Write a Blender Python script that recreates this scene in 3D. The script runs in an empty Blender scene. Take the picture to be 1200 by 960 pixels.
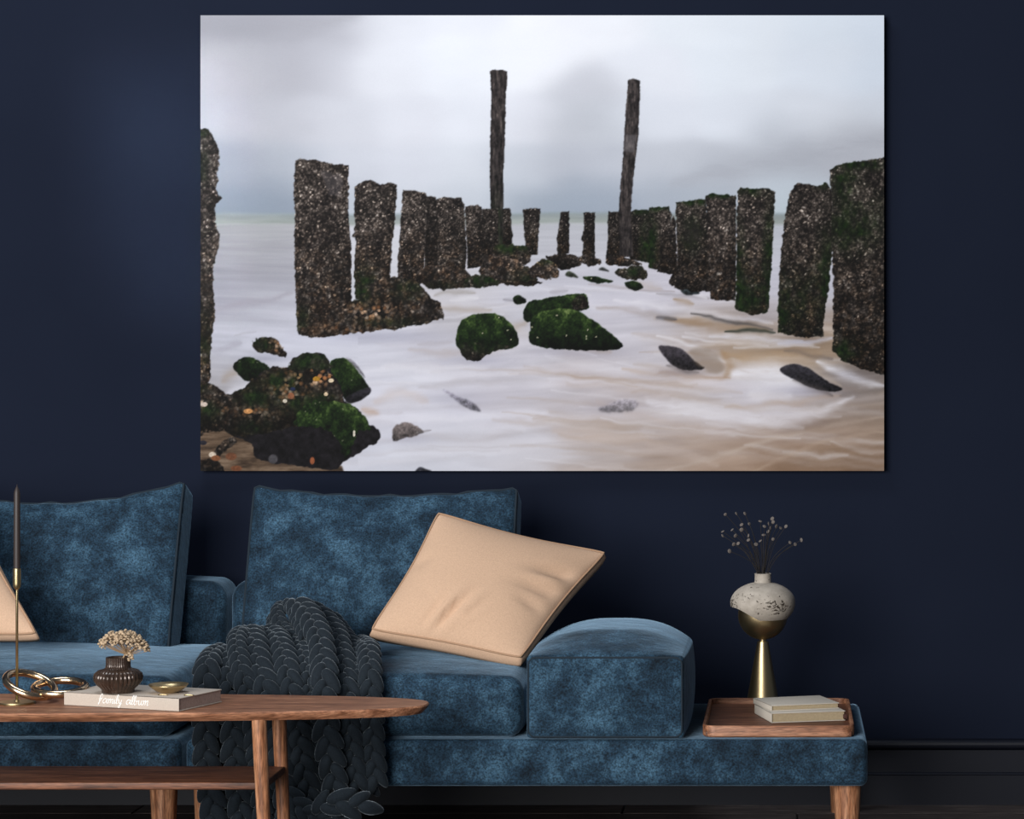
import bpy, math, random
import numpy as np
from mathutils import Vector, Matrix, noise as mnoise

# ------------------------------------------------------------------ camera, world, lights, exposure
scene = bpy.context.scene
COL = scene.collection
FPX, CAM_Y, CAM_Z, VPX, VPY = 3000.0, -6.41, 1.1, 920.0, 427.0      # image taken as 1200 x 960
cam_d = bpy.data.cameras.new('camera')
cam_d.sensor_width = 36.0
cam_d.lens = FPX / 1200.0 * 36.0
cam_d.shift_x = (600.0 - VPX) / 1200.0
cam_d.shift_y = (VPY - 480.0) / 1200.0
cam = bpy.data.objects.new('camera', cam_d)
cam.location = (0, CAM_Y, CAM_Z)
cam.rotation_euler = (math.pi / 2, 0, 0)
COL.objects.link(cam)
scene.camera = cam

world = bpy.data.worlds.new('room_ambient')
scene.world = world
world.use_nodes = True
world.node_tree.nodes['Background'].inputs[0].default_value = (0.62, 0.76, 1.0, 1)
world.node_tree.nodes['Background'].inputs[1].default_value = 0.09


def area_light(name, loc, target, size, size_y, power, color=(1, 1, 1), spread=math.pi):
    d = bpy.data.lights.new(name, 'AREA')
    d.shape = 'RECTANGLE'
    d.size, d.size_y, d.energy, d.color, d.spread = size, size_y, power, color, spread
    o = bpy.data.objects.new(name, d)
    o.location = loc
    o.rotation_euler = (Vector(target) - Vector(loc)).to_track_quat('-Z', 'Y').to_euler()
    COL.objects.link(o)
    return o


area_light('window_light', (-2.55, -6.1, 1.75), (-0.8, 0.0, 0.95), 3.4, 2.6, 430, (1.0, 0.985, 0.97))
area_light('ceiling_light', (-1.5, -1.3, 3.6), (-1.3, -0.6, 0.0), 1.4, 0.8, 42, (0.86, 0.93, 1.0))

for (wx, wy, wz, w_, h_, pw) in ((-1.56, 0, 1.66, 0.24, 0.34, 0.40), (-1.53, 0, 1.335, 0.20, 0.11, 0.15)):
    area_light('window_glint', (wx - 1.3, -3.0, wz + 0.35), (wx, wy, wz), w_, h_, pw, (0.85, 0.97, 1.0), math.radians(7))

scene.view_settings.view_transform = 'Standard'
scene.view_settings.look = 'None'
scene.view_settings.exposure = 0.0
scene.view_settings.gamma = 1.0
scene.view_settings.use_curve_mapping = False

R = random.Random(7)
NR = np.random.RandomState(11)


def sc_at(Y):
    return FPX / (Y - CAM_Y)


def at(px, py, Y):
    s = sc_at(Y)
    return Vector(((px - VPX) / s, Y, CAM_Z - (py - VPY) / s))


def lin(c):
    return tuple(((v / 255.0) / 12.92 if v / 255.0 <= 0.04045 else ((v / 255.0 + 0.055) / 1.055) ** 2.4) for v in c)


# ------------------------------------------------------------------ materials
def new_mat(name):
    m = bpy.data.materials.new(name)
    m.use_nodes = True
    nt = m.node_tree
    return m, nt, nt.nodes['Principled BSDF']


def N(nt, t, **kw):
    n = nt.nodes.new(t)
    for k, v in kw.items():
        setattr(n, k, v)
    return n


def ramp(nt, fac, stops):
    r = N(nt, 'ShaderNodeValToRGB')
    el = r.color_ramp.elements
    while len(el) < len(stops):
        el.new(0.5)
    for e, (p, c) in zip(el, stops):
        e.position = p
        e.color = (*c, 1)
    nt.links.new(fac, r.inputs[0])
    return r.outputs[0]


def noise_tex(nt, scale, detail=4, rough=0.55, stretch=None, coord='Object'):
    tc = N(nt, 'ShaderNodeTexCoord')
    mp = N(nt, 'ShaderNodeMapping')
    if stretch:
        mp.inputs['Scale'].default_value = stretch
    nt.links.new(tc.outputs[coord], mp.inputs[0])
    n = N(nt, 'ShaderNodeTexNoise')
    n.inputs['Scale'].default_value = scale
    n.inputs['Detail'].default_value = detail
    n.inputs['Roughness'].default_value = rough
    nt.links.new(mp.outputs[0], n.inputs['Vector'])
    return n


def bump(nt, b, height, strength, dist):
    bp = N(nt, 'ShaderNodeBump')
    bp.inputs['Strength'].default_value = strength
    bp.inputs['Distance'].default_value = dist
    nt.links.new(height, bp.inputs['Height'])
    nt.links.new(bp.outputs[0], b.inputs['Normal'])


def mixc(nt, fac, a, b, mode='MIX'):
    m = N(nt, 'ShaderNodeMix', data_type='RGBA', blend_type=mode)
    if isinstance(fac, (int, float)):
        m.inputs[0].default_value = fac
    else:
        nt.links.new(fac, m.inputs[0])
    for v, i in ((a, 6), (b, 7)):
        if isinstance(v, tuple):
            m.inputs[i].default_value = (*v, 1)
        else:
            nt.links.new(v, m.inputs[i])
    return m.outputs[2]


def mat_velvet():
    m, nt, b = new_mat('blue_velvet')
    n1 = noise_tex(nt, 14, 8, 0.70)
    n2 = noise_tex(nt, 260, 2, 0.6)
    c1 = ramp(nt, n1.outputs['Fac'], [(0.34, (0.0036, 0.0105, 0.0190)), (0.50, (0.0125, 0.0330, 0.057)), (0.67, (0.040, 0.090, 0.140))])
    c2 = ramp(nt, n2.outputs['Fac'], [(0.34, (0.42, 0.42, 0.42)), (0.66, (1.6, 1.6, 1.6))])
    nt.links.new(mixc(nt, 1.0, c1, c2, 'MULTIPLY'), b.inputs['Base Color'])
    b.inputs['Roughness'].default_value = 0.85
    b.inputs['Specular IOR Level'].default_value = 0.2
    b.inputs['Sheen Weight'].default_value = 0.55
    b.inputs['Sheen Roughness'].default_value = 0.3
    b.inputs['Sheen Tint'].default_value = (0.45, 0.7, 0.95, 1)
    n3 = noise_tex(nt, 30, 4, 0.6)
    bump(nt, b, n3.outputs['Fac'], 0.35, 0.006)
    return m


def mat_plain(name, col, rough=0.6, metal=0.0, spec=0.4, grain=0.0, gscale=200, bumps=0.0, sheen=0.0):
    m, nt, b = new_mat(name)
    if grain > 0:
        n = noise_tex(nt, gscale, 4, 0.6)
        lo = tuple(max(0, c * (1 - grain)) for c in col)
        hi = tuple(min(1, c * (1 + grain)) for c in col)
        nt.links.new(ramp(nt, n.outputs['Fac'], [(0.3, lo), (0.7, hi)]), b.inputs['Base Color'])
        if bumps > 0:
            bump(nt, b, n.outputs['Fac'], bumps, 0.002)
    else:
        b.inputs['Base Color'].default_value = (*col, 1)
    b.inputs['Roughness'].default_value = rough
    b.inputs['Metallic'].default_value = metal
    b.inputs['Specular IOR Level'].default_value = spec
    if sheen:
        b.inputs['Sheen Weight'].default_value = sheen
        b.inputs['Sheen Roughness'].default_value = 0.3
        b.inputs['Sheen Tint'].default_value = (0.78, 0.9, 1.0, 1)
    return m


def mat_wood(name, dark, mid, light, stretch=(1.2, 18, 18), scale=5.0, rough=0.5, rnd=0.0):
    m, nt, b = new_mat(name)
    n1 = noise_tex(nt, scale, 5, 0.6, stretch)
    n1.inputs['Distortion'].default_value = 0.5
    n2 = noise_tex(nt, scale * 6, 3, 0.6, stretch)
    c = ramp(nt, n1.outputs['Fac'], [(0.36, dark), (0.5, mid), (0.64, light)])
    c2 = ramp(nt, n2.outputs['Fac'], [(0.38, (0.55, 0.55, 0.55)), (0.6, (1.15, 1.15, 1.15))])
    o = mixc(nt, 1.0, c, c2, 'MULTIPLY')
    if rnd:
        oi = N(nt, 'ShaderNodeObjectInfo')
        c3 = ramp(nt, oi.outputs['Random'], [(0, (1 - rnd,) * 3), (1, (1 + rnd,) * 3)])
        o = mixc(nt, 1.0, o, c3, 'MULTIPLY')
    nt.links.new(o, b.inputs['Base Color'])
    b.inputs['Roughness'].default_value = rough
    b.inputs['Specular IOR Level'].default_value = 0.35
    return m


def mat_wall():
    m, nt, b = new_mat('navy_paint')
    n = noise_tex(nt, 1.3, 3, 0.5)
    nt.links.new(ramp(nt, n.outputs['Fac'], [(0.3, (0.0106, 0.0138, 0.0252)), (0.7, (0.0124, 0.0162, 0.0294))]), b.inputs['Base Color'])
    b.inputs['Roughness'].default_value = 0.95
    b.inputs['Specular IOR Level'].default_value = 0.0
    n2 = noise_tex(nt, 300, 2, 0.5)
    bump(nt, b, n2.outputs['Fac'], 0.08, 0.001)
    return m


def mat_travertine():
    m, nt, b = new_mat('travertine')
    n = noise_tex(nt, 40, 4, 0.6)
    c = ramp(nt, n.outputs['Fac'], [(0.3, (0.31, 0.27, 0.225)), (0.7, (0.45, 0.40, 0.34))])
    p = noise_tex(nt, 120, 3, 0.6, (1, 1, 1.8))
    region = noise_tex(nt, 14, 2, 0.5)
    mul = N(nt, 'ShaderNodeMath', operation='MULTIPLY')
    nt.links.new(p.outputs['Fac'], mul.inputs[0])
    nt.links.new(region.outputs['Fac'], mul.inputs[1])
    pit = ramp(nt, mul.outputs[0], [(0.325, (1, 1, 1)), (0.36, (0.12, 0.10, 0.08))])
    nt.links.new(mixc(nt, 1.0, c, pit, 'MULTIPLY'), b.inputs['Base Color'])
    bump(nt, b, pit, 0.5, 0.002)
    b.inputs['Roughness'].default_value = 0.7
    return m


M = {
    'velvet': mat_velvet(),
    'piping': mat_plain('dark_piping', (0.008, 0.017, 0.027), 0.9),
    'wall': mat_wall(),
    'skirting': mat_plain('navy_trim_paint', (0.0048, 0.0062, 0.0125), 0.5, spec=0.3),
    'plank': mat_wood('dark_floorboard', (0.028, 0.021, 0.019), (0.058, 0.045, 0.042), (0.10, 0.08, 0.072), rough=0.6, rnd=0.35),
    'underfloor': mat_plain('underfloor', (0.006, 0.005, 0.005), 0.9),
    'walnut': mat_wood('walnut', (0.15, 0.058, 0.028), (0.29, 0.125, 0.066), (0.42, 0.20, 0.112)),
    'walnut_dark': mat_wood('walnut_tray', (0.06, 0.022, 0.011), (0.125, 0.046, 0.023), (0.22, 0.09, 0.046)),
    'leg_wood': mat_wood('oiled_leg_wood', (0.16, 0.06, 0.026), (0.36, 0.155, 0.075), (0.52, 0.265, 0.145), stretch=(16, 16, 1.2)),
    'tan': mat_plain('tan_linen', (0.54, 0.36, 0.245), 0.9, spec=0.15, grain=0.09, gscale=320, bumps=0.25),
    'tan_piping': mat_plain('tan_piping', (0.36, 0.22, 0.135), 0.9),
    'wool': mat_plain('charcoal_wool', (0.0135, 0.0185, 0.0240), 0.95, spec=0.1, grain=0.25, gscale=350, bumps=0.2, sheen=0.45),
    'wool_shadow': mat_plain('charcoal_gap_shade', (0.012, 0.014, 0.017), 1.0, spec=0.0),  # dark tone standing in for shade in the knit gaps
    'brass': mat_plain('satin_brass', (0.50, 0.40, 0.22), 0.34, 1.0),
    'brass_dark': mat_plain('aged_brass', (0.50, 0.385, 0.215), 0.36, 1.0),
    'bronze': mat_plain('polished_bronze', (0.58, 0.43, 0.28), 0.22, 1.0),
    'candle': mat_plain('dark_brown_wax', (0.030, 0.022, 0.020), 0.5),
    'glaze': mat_plain('brown_glaze', (0.052, 0.033, 0.024), 0.2, 0.3, 0.6, grain=0.35, gscale=60),
    'linen_cover': mat_plain('cream_linen_cover', (0.47, 0.405, 0.345), 0.85, spec=0.15, grain=0.08, gscale=420, bumps=0.15),
    'album_pages': mat_plain('album_page_edges', (0.33, 0.25, 0.22), 0.9, grain=0.18, gscale=240),
    'white_ink': mat_plain('white_lettering', (0.85, 0.84, 0.81), 0.6),
    'book_cover': mat_plain('grey_cream_cover', (0.52, 0.47, 0.40), 0.8, grain=0.05, gscale=300),
    'pages': mat_plain('cream_pages', (0.34, 0.27, 0.17), 0.9, grain=0.12, gscale=260),
    'ribbon': mat_plain('dark_ribbon', (0.055, 0.02, 0.014), 0.7),
    'travertine': mat_travertine(),
    'dry_stem': mat_plain('dry_stem', (0.022, 0.018, 0.016), 0.9),
    'dry_head': mat_plain('pale_seed_head', (0.13, 0.11, 0.098), 0.9),
    'floret': mat_plain('cream_floret', (0.43, 0.32, 0.21), 0.95, grain=0.35, gscale=180),
    'floret_stem': mat_plain('straw_stem', (0.36, 0.24, 0.14), 0.9),
    'panel': mat_plain('print_panel_edge', (0.03, 0.03, 0.035), 0.5),
}


# ------------------------------------------------------------------ mesh helpers
def tag(o, label=None, cat=None, group=None, kind=None):
    for k, v in (('label', label), ('category', cat), ('group', group), ('kind', kind)):
        if v:
            o[k] = v
    return o


def root(name, loc, label, cat, group=None):
    o = bpy.data.objects.new(name, None)
    o.empty_display_size = 0.05
    o.location = loc
    COL.objects.link(o)
    return tag(o, label, cat, group)


def world_loc(o):
    v = Vector((0, 0, 0))
    while o is not None:
        v = v + o.location
        o = o.parent
    return v


class MB:
    def __init__(self):
        self.v, self.f = [], []

    def add(self, verts, faces):
        b = len(self.v)
        self.v.extend([tuple(p) for p in verts])
        self.f.extend([tuple(i + b for i in f) for f in faces])
        return self

    def build(self, name, mat, parent=None, loc=None, smooth=True, sharp=None):
        org = world_loc(parent) if parent is not None else Vector(loc or (0, 0, 0))
        me = bpy.data.meshes.new(name)
        me.from_pydata([(x - org.x, y - org.y, z - org.z) for x, y, z in self.v], [], self.f)
        me.update()
        if smooth:
            me.polygons.foreach_set('use_smooth', [True] * len(me.polygons))
            if sharp:
                me.set_sharp_from_angle(angle=math.radians(sharp))
        me.materials.append(mat)
        o = bpy.data.objects.new(name, me)
        if parent is not None:
            o.parent = parent
        elif loc is not None:
            o.location = loc
        COL.objects.link(o)
        return o


def rbox(c, size, r=0.01, n=(6, 6, 6), deform=None, rot=None, rs=3):
    """rounded box: a grid on each face, edges rolled with radius r; deform(u,v,w,p) gets coordinates in -1..1"""
    c = Vector(c)
    hx, hy, hz = (s / 2 for s in size)
    r = min(r, hx * 0.999, hy * 0.999, hz * 0.999)

    def samples(h, k):
        inner = list(np.linspace(-(h - r), h - r, k + 1))
        edge = [-(h - r) - r * math.tan(math.pi / 4 * i / rs) for i in range(rs, 0, -1)]
        return edge + inner + [-e for e in reversed(edge)]
    sx, sy, sz = samples(hx, n[0]), samples(hy, n[1]), samples(hz, n[2])
    verts, faces, idx = [], [], {}

    def vid(x, y, z):
        key = (round(x, 6), round(y, 6), round(z, 6))
        if key in idx:
            return idx[key]
        q = Vector((max(-(hx - r), min(hx - r, x)), max(-(hy - r), min(hy - r, y)), max(-(hz - r), min(hz - r, z))))
        d = Vector((x, y, z)) - q
        p = q + d.normalized() * r if d.length > 1e-9 else q
        if deform:
            p = Vector(deform(p.x / hx, p.y / hy, p.z / hz, p.copy()))
        if rot is not None:
            p = rot @ p
        idx[key] = len(verts)
        verts.append(p + c)
        return idx[key]

    def face(a, b, fn, flip):
        for i in range(len(a) - 1):
            for j in range(len(b) - 1):
                q = [vid(*fn(a[i], b[j])), vid(*fn(a[i + 1], b[j])), vid(*fn(a[i + 1], b[j + 1])), vid(*fn(a[i], b[j + 1]))]
                faces.append(tuple(reversed(q)) if flip else tuple(q))
    face(sx, sy, lambda a, b: (a, b, hz), False)
    face(sx, sy, lambda a, b: (a, b, -hz), True)
    face(sx, sz, lambda a, b: (a, -hy, b), False)
    face(sx, sz, lambda a, b: (a, hy, b), True)
    face(sy, sz, lambda a, b: (hx, a, b), False)
    face(sy, sz, lambda a, b: (-hx, a, b), True)
    return verts, faces


def box(c, size, rot=None):
    return rbox(c, size, 0.0008, (1, 1, 1), None, rot, 1)


def lathe(c, prof, seg=40, rfun=None, cap_bottom=True, cap_top=False):
    c = Vector(c)
    v, f = [], []
    n = len(prof)
    for i, (r, z) in enumerate(prof):
        for k in range(seg):
            a = 2 * math.pi * k / seg
            rr = r * (rfun(a, i) if rfun else 1.0)
            v.append(c + Vector((rr * math.cos(a), rr * math.sin(a), z)))
    for i in range(n - 1):
        for k in range(seg):
            k2 = (k + 1) % seg
            f.append((i * seg + k, i * seg + k2, (i + 1) * seg + k2, (i + 1) * seg + k))
    if cap_bottom:
        f.append(tuple(reversed(range(seg))))
    if cap_top:
        f.append(tuple((n - 1) * seg + k for k in range(seg)))
    return v, f


def tube(pts, rad, seg=8, closed=False, cap=True):
    pts = [Vector(p) for p in pts]
    n = len(pts)
    rr = rad if isinstance(rad, (list, tuple)) else [rad] * n
    v, f = [], []
    ref = None
    for i in range(n):
        if closed:
            t = (pts[(i + 1) % n] - pts[i - 1])
        else:
            t = pts[min(i + 1, n - 1)] - pts[max(i - 1, 0)]
        t = t.normalized() if t.length > 1e-12 else Vector((0, 0, 1))
        if ref is None:
            ref = Vector((0, 0, 1)) if abs(t.z) < 0.9 else Vector((1, 0, 0))
        b = t.cross(ref)
        b = b.normalized() if b.length > 1e-9 else t.orthogonal().normalized()
        a = b.cross(t).normalized()
        ref = a
        for k in range(seg):
            w = 2 * math.pi * k / seg
            v.append(pts[i] + (a * math.cos(w) + b * math.sin(w)) * rr[i])
    m = n if closed else n - 1
    for i in range(m):
        j = (i + 1) % n
        for k in range(seg):
            k2 = (k + 1) % seg
            f.append((i * seg + k, i * seg + k2, j * seg + k2, j * seg + k))
    if cap and not closed:
        f.append(tuple(reversed(range(seg))))
        f.append(tuple((n - 1) * seg + k for k in range(seg)))
    return v, f


def catmull(pts, per=6, closed=False):
    pts = [Vector(p) for p in pts]
    n = len(pts)
    out = []
    for i in range(n if closed else n - 1):
        if closed:
            p0, p1, p2, p3 = pts[i - 1], pts[i], pts[(i + 1) % n], pts[(i + 2) % n]
        else:
            p0, p1, p2, p3 = pts[max(i - 1, 0)], pts[i], pts[i + 1], pts[min(i + 2, n - 1)]
        for k in range(per):
            t = k / per
            out.append(0.5 * ((2 * p1) + (p2 - p0) * t + (2 * p0 - 5 * p1 + 4 * p2 - p3) * t * t + (3 * p1 - p0 - 3 * p2 + p3) * t ** 3))
    if not closed:
        out.append(pts[-1])
    return out


def uv_ellipsoid(c, ax, seg=12, rings=8, taper=0.0):
    """ax: three axis vectors (with length); taper narrows the +ax[0] end"""
    v, f = [], []
    a, b, d = ax
    c = Vector(c)
    for i in range(rings + 1):
        ph = math.pi * i / rings
        x, r = math.cos(ph), math.sin(ph)
        r *= 1 - taper * x
        for k in range(seg):
            w = 2 * math.pi * k / seg
            v.append(c + a * x + (b * math.cos(w) + d * math.sin(w)) * r)
    for i in range(rings):
        for k in range(seg):
            k2 = (k + 1) % seg
            f.append((i * seg + k, (i + 1) * seg + k, (i + 1) * seg + k2, i * seg + k2))
    return v, f


# ------------------------------------------------------------------ setting
wall = MB().add(*box((-0.7, 0.05, 1.5), (7.0, 0.1, 3.0))).build('wall_back', M['wall'], smooth=False)
tag(wall, kind='structure')
floor = MB().add(*box((-0.7, -2.0, -0.035), (7.0, 4.2, 0.03))).build('floor', M['underfloor'], smooth=False)
tag(floor, kind='structure')
plank_me = None
row = 0
y = -0.07
while y > -2.3:
    x = -3.4 + (row * 0.43) % 1.1
    while x < 2.0:
        if plank_me is None:
            o = MB().add(*rbox((0, 0, -0.010), (1.196, 0.136, 0.02), 0.0025, (1, 1, 1), rs=1)).build('plank', M['plank'], floor, smooth=False)
            plank_me = o.data
            # recentre mesh on its own origin
            off = -world_loc(floor)
        else:
            o = bpy.data.objects.new('plank', plank_me)
            o.parent = floor
            COL.objects.link(o)
        o.location = (x, y, 0)
        x += 1.2
    y -= 0.14
    row += 1

# baseboard: flat board with a stepped face and a round bead on top
prof = [(0, 0), (-0.022, 0), (-0.022, 0.074), (-0.0235, 0.0765), (-0.022, 0.079), (-0.017, 0.081), (-0.017, 0.136), (-0.012, 0.138)]
for k in range(7):
    a = -math.pi / 2 + math.pi * k / 6
    prof.append((-0.014 - 0.012 * math.cos(a), 0.150 + 0.012 * math.sin(a)))
prof += [(0, 0.163)]
mb = MB()
vv = []
for X in (-4.1, 2.7):
    vv += [(X, p[0], p[1]) for p in prof]
n = len(prof)
mb.add(vv, [(i, (i + 1) % n, n + (i + 1) % n, n + i) for i in range(n)])
bb = mb.build('baseboard_back', M['skirting'], smooth=False)
tag(bb, kind='structure')

# ------------------------------------------------------------------ picture on the wall (flat print painted as per-vertex ink)
INK_DENSITY = 0.800
PX0, PX1, PY0, PY1 = 235.0, 1036.0, 18.0, 552.0      # the print's edges in the photograph
KS = 1.2
GW, GH = int((PX1 - PX0) * KS) + 1, int((PY1 - PY0) * KS) + 1
gx = np.linspace(PX0, PX1, GW)
gy = np.linspace(PY0, PY1, GH)
PXg, PYg = np.meshgrid(gx, gy)
INK = np.zeros((GH, GW, 3))


def vnoise(sx, sy, seed, x=None, y=None):
    """smooth value noise, cell size sx by sy in print units"""
    x = PXg if x is None else x
    y = PYg if y is None else y
    rs = np.random.RandomState(seed)
    T = rs.rand(128, 128)
    u, v = x / sx, y / sy
    iu, iv = np.floor(u).astype(int), np.floor(v).astype(int)
    fu, fv = u - iu, v - iv
    fu, fv = fu * fu * (3 - 2 * fu), fv * fv * (3 - 2 * fv)
    a, b = T[iv % 128, iu % 128], T[iv % 128, (iu + 1) % 128]
    c, d = T[(iv + 1) % 128, iu % 128], T[(iv + 1) % 128, (iu + 1) % 128]
    return (a * (1 - fu) + b * fu) * (1 - fv) + (c * (1 - fu) + d * fu) * fv


def fbm(sx, sy, seed, o=3, x=None, y=None):
    t, w, s = 0, 1.0, 0
    for i in range(o):
        t = t + w * vnoise(sx / 2 ** i, sy / 2 ** i, seed + 31 * i, x, y)
        s += w
        w *= 0.55
    return t / s


def cell(size, seed, x, y):
    """nearest-point cells: distance to the nearest feature point and its random value"""
    rs = np.random.RandomState(seed)
    ju, jv, val = rs.rand(97, 97), rs.rand(97, 97), rs.rand(97, 97)
    u, v = x / size, y / size
    iu, iv = np.floor(u).astype(int), np.floor(v).astype(int)
    best = np.full(u.shape, 9.0)
    bv = np.zeros(u.shape)
    for di in (-1, 0, 1):
        for dj in (-1, 0, 1):
            a, b = (iv + dj) % 97, (iu + di) % 97
            dx, dy = iu + di + ju[a, b] - u, iv + dj + jv[a, b] - v
            dd = np.sqrt(dx * dx + dy * dy)
            m = dd < best
            best = np.where(m, dd, best)
            bv = np.where(m, val[a, b], bv)
    return best, bv


def field(points, sig, x, y):
    """colour field from scattered points (x, y, r, g, b)"""
    num, den = np.zeros(x.shape + (3,)), np.zeros(x.shape)
    for (px, py, r, g, b, *k) in points:
        s = sig * (k[0] if k else 1)
        w = np.exp(-(((x - px) / s) ** 2 + ((y - py) / (s * 0.62)) ** 2)) + 1e-9 / (1 + (x - px) ** 2 + (y - py) ** 2)
        num += w[..., None] * np.array([r, g, b])
        den += w
    return num / den[..., None]


def window(x0, x1, y0, y1, pad=4):
    i0, i1 = max(0, int((y0 - pad - PY0) * KS)), min(GH, int((y1 + pad - PY0) * KS) + 2)
    j0, j1 = max(0, int((x0 - pad - PX0) * KS)), min(GW, int((x1 + pad - PX0) * KS) + 2)
    return (slice(i0, i1), slice(j0, j1))


def inside(poly, x, y):
    r = np.zeros(x.shape, bool)
    n = len(poly)
    for i in range(n):
        (xa, ya), (xb, yb) = poly[i], poly[i - 1]
        if ya == yb:
            continue
        c = ((ya > y) != (yb > y)) & (x < (xb - xa) * (y - ya) / (yb - ya) + xa)
        r ^= c
    return r


def poly_mask(poly, rough=1.5, rsize=3.0, seed=1, soft=1):
    xs, ys = [p[0] for p in poly], [p[1] for p in poly]
    w = window(min(xs), max(xs), min(ys), max(ys), 6)
    x, y = PXg[w], PYg[w]
    x2 = x + (fbm(rsize, rsize, seed, 2, x, y) - 0.5) * 2 * rough
    y2 = y + (fbm(rsize, rsize, seed + 5, 2, x, y) - 0.5) * 2 * rough
    q = 0.3 / KS
    m = sum(inside(poly, x2 + dx, y2 + dy).astype(float) for dx in (-q, q) for dy in (-q, q)) / 4
    for _ in range(soft):
        p = np.pad(m, 1, mode='edge')
        m = (p[1:-1, 1:-1] * 4 + p[:-2, 1:-1] + p[2:, 1:-1] + p[1:-1, :-2] + p[1:-1, 2:]) / 8
    return w, m, x, y


def lay(w, m, col):
    INK[w] = INK[w] * (1 - m[..., None]) + col * m[..., None]


def stops(t, st):
    t = np.clip(t, 0, 1)
    return np.stack([np.interp(t, [s[0] for s in st], [s[1][k] for s in st]) for k in range(3)], -1)


def stroke(pts, width, col, alpha=1.0, hard=1.0):
    """soft brush stroke along a polyline; width may vary along it"""
    k = len(pts)
    ws0 = width if isinstance(width, (list, tuple)) else [width] * k
    fine = catmull([(a, b, q) for (a, b), q in zip(pts, ws0)], 8)
    n = len(fine)
    pts = [(q.x, q.y) for q in fine]
    ws = [max(0.4, q.z * (0.25 + 0.75 * math.sin(math.pi * (0.06 + 0.88 * i / (n - 1))) ** 0.8)) for i, q in enumerate(fine)]
    mw = max(ws) * 2.2
    w = window(min(p[0] for p in pts), max(p[0] for p in pts), min(p[1] for p in pts), max(p[1] for p in pts), mw)
    x, y = PXg[w], PYg[w]
    y = y + (fbm(26, 14, 78, 3, x, y) - 0.5) * min(9, 3 + mw * 0.6)
    best = np.full(x.shape, 9.0)
    for i in range(n - 1):
        (xa, ya), (xb, yb) = pts[i], pts[i + 1]
        dx, dy = xb - xa, yb - ya
        t = np.clip(((x - xa) * dx + (y - ya) * dy) / (dx * dx + dy * dy + 1e-9), 0, 1)
        d = np.sqrt((x - xa - t * dx) ** 2 + (y - ya - t * dy) ** 2) / (ws[i] * (1 - t) + ws[i + 1] * t + 1e-6)
        best = np.minimum(best, d)
    fade = 0.65 + 0.7 * (fbm(24, 4, 79, 3, x, y) - 0.25)
    lay(w, np.clip(alpha * fade, 0, 1) * np.exp(-best ** (2 * hard)), np.array(col, float))


# --- sky
SKY = [(235, 18, 168, 168, 177), (300, 18, 166, 166, 175), (350, 22, 172, 172, 181), (400, 22, 182, 182, 191), (450, 22, 222, 224, 232), (540, 18, 232, 234, 242), (640, 18, 242, 243, 250), (720, 18, 240, 242, 249),
       (800, 18, 236, 241, 249), (880, 18, 234, 240, 249), (960, 18, 228, 236, 247), (1036, 18, 224, 233, 246),
       (235, 80, 188, 188, 196), (290, 80, 182, 182, 190), (340, 80, 178, 178, 187), (390, 75, 196, 197, 206), (450, 80, 224, 226, 234), (540, 80, 232, 235, 243), (600, 70, 240, 242, 249), (640, 60, 240, 242, 249), (690, 100, 206, 208, 217),
       (760, 80, 234, 237, 246), (860, 80, 234, 240, 249), (960, 80, 229, 236, 247), (1036, 80, 223, 232, 245),
       (235, 140, 180, 181, 190), (300, 140, 184, 185, 194), (350, 140, 192, 193, 202), (400, 140, 206, 208, 217), (480, 140, 221, 223, 232), (560, 140, 226, 229, 238), (620, 140, 226, 228, 237), (668, 140, 192, 195, 204),
       (700, 145, 206, 210, 219), (760, 140, 226, 230, 240), (860, 140, 228, 233, 243), (960, 135, 224, 229, 239), (1036, 130, 216, 222, 233),
       (240, 200, 160, 166, 178), (290, 200, 164, 169, 181), (340, 195, 178, 183, 194), (400, 200, 204, 207, 217), (480, 200, 216, 219, 229), (550, 200, 218, 222, 231), (610, 195, 204, 209, 219), (660, 195, 186, 190, 201),
       (710, 200, 192, 196, 207), (770, 195, 202, 206, 216), (840, 200, 194, 198, 208), (920, 182, 184, 188, 198), (1000, 168, 186, 189, 199), (1036, 160, 196, 199, 208), (900, 160, 212, 217, 227), (980, 152, 210, 214, 223),
       (240, 236, 148, 158, 172), (300, 236, 145, 156, 171), (340, 236, 150, 160, 175), (420, 240, 190, 197, 208), (480, 236, 204, 209, 219), (550, 236, 200, 206, 216), (610, 236, 164, 173, 186), (660, 236, 154, 165, 180), (700, 236, 158, 168, 183),
       (770, 232, 172, 180, 193), (830, 225, 182, 190, 202), (915, 225, 202, 211, 222), (930, 250, 196, 208, 216)]
xw = PXg + (fbm(90, 60, 3) - 0.5) * 30
yw = PYg + (fbm(90, 60, 4) - 0.5) * 22
sky = field(SKY, 37, xw, yw)
sky += ((fbm(120, 50, 8, 4) - 0.5) * 13)[..., None]
INK[:] = sky

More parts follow.
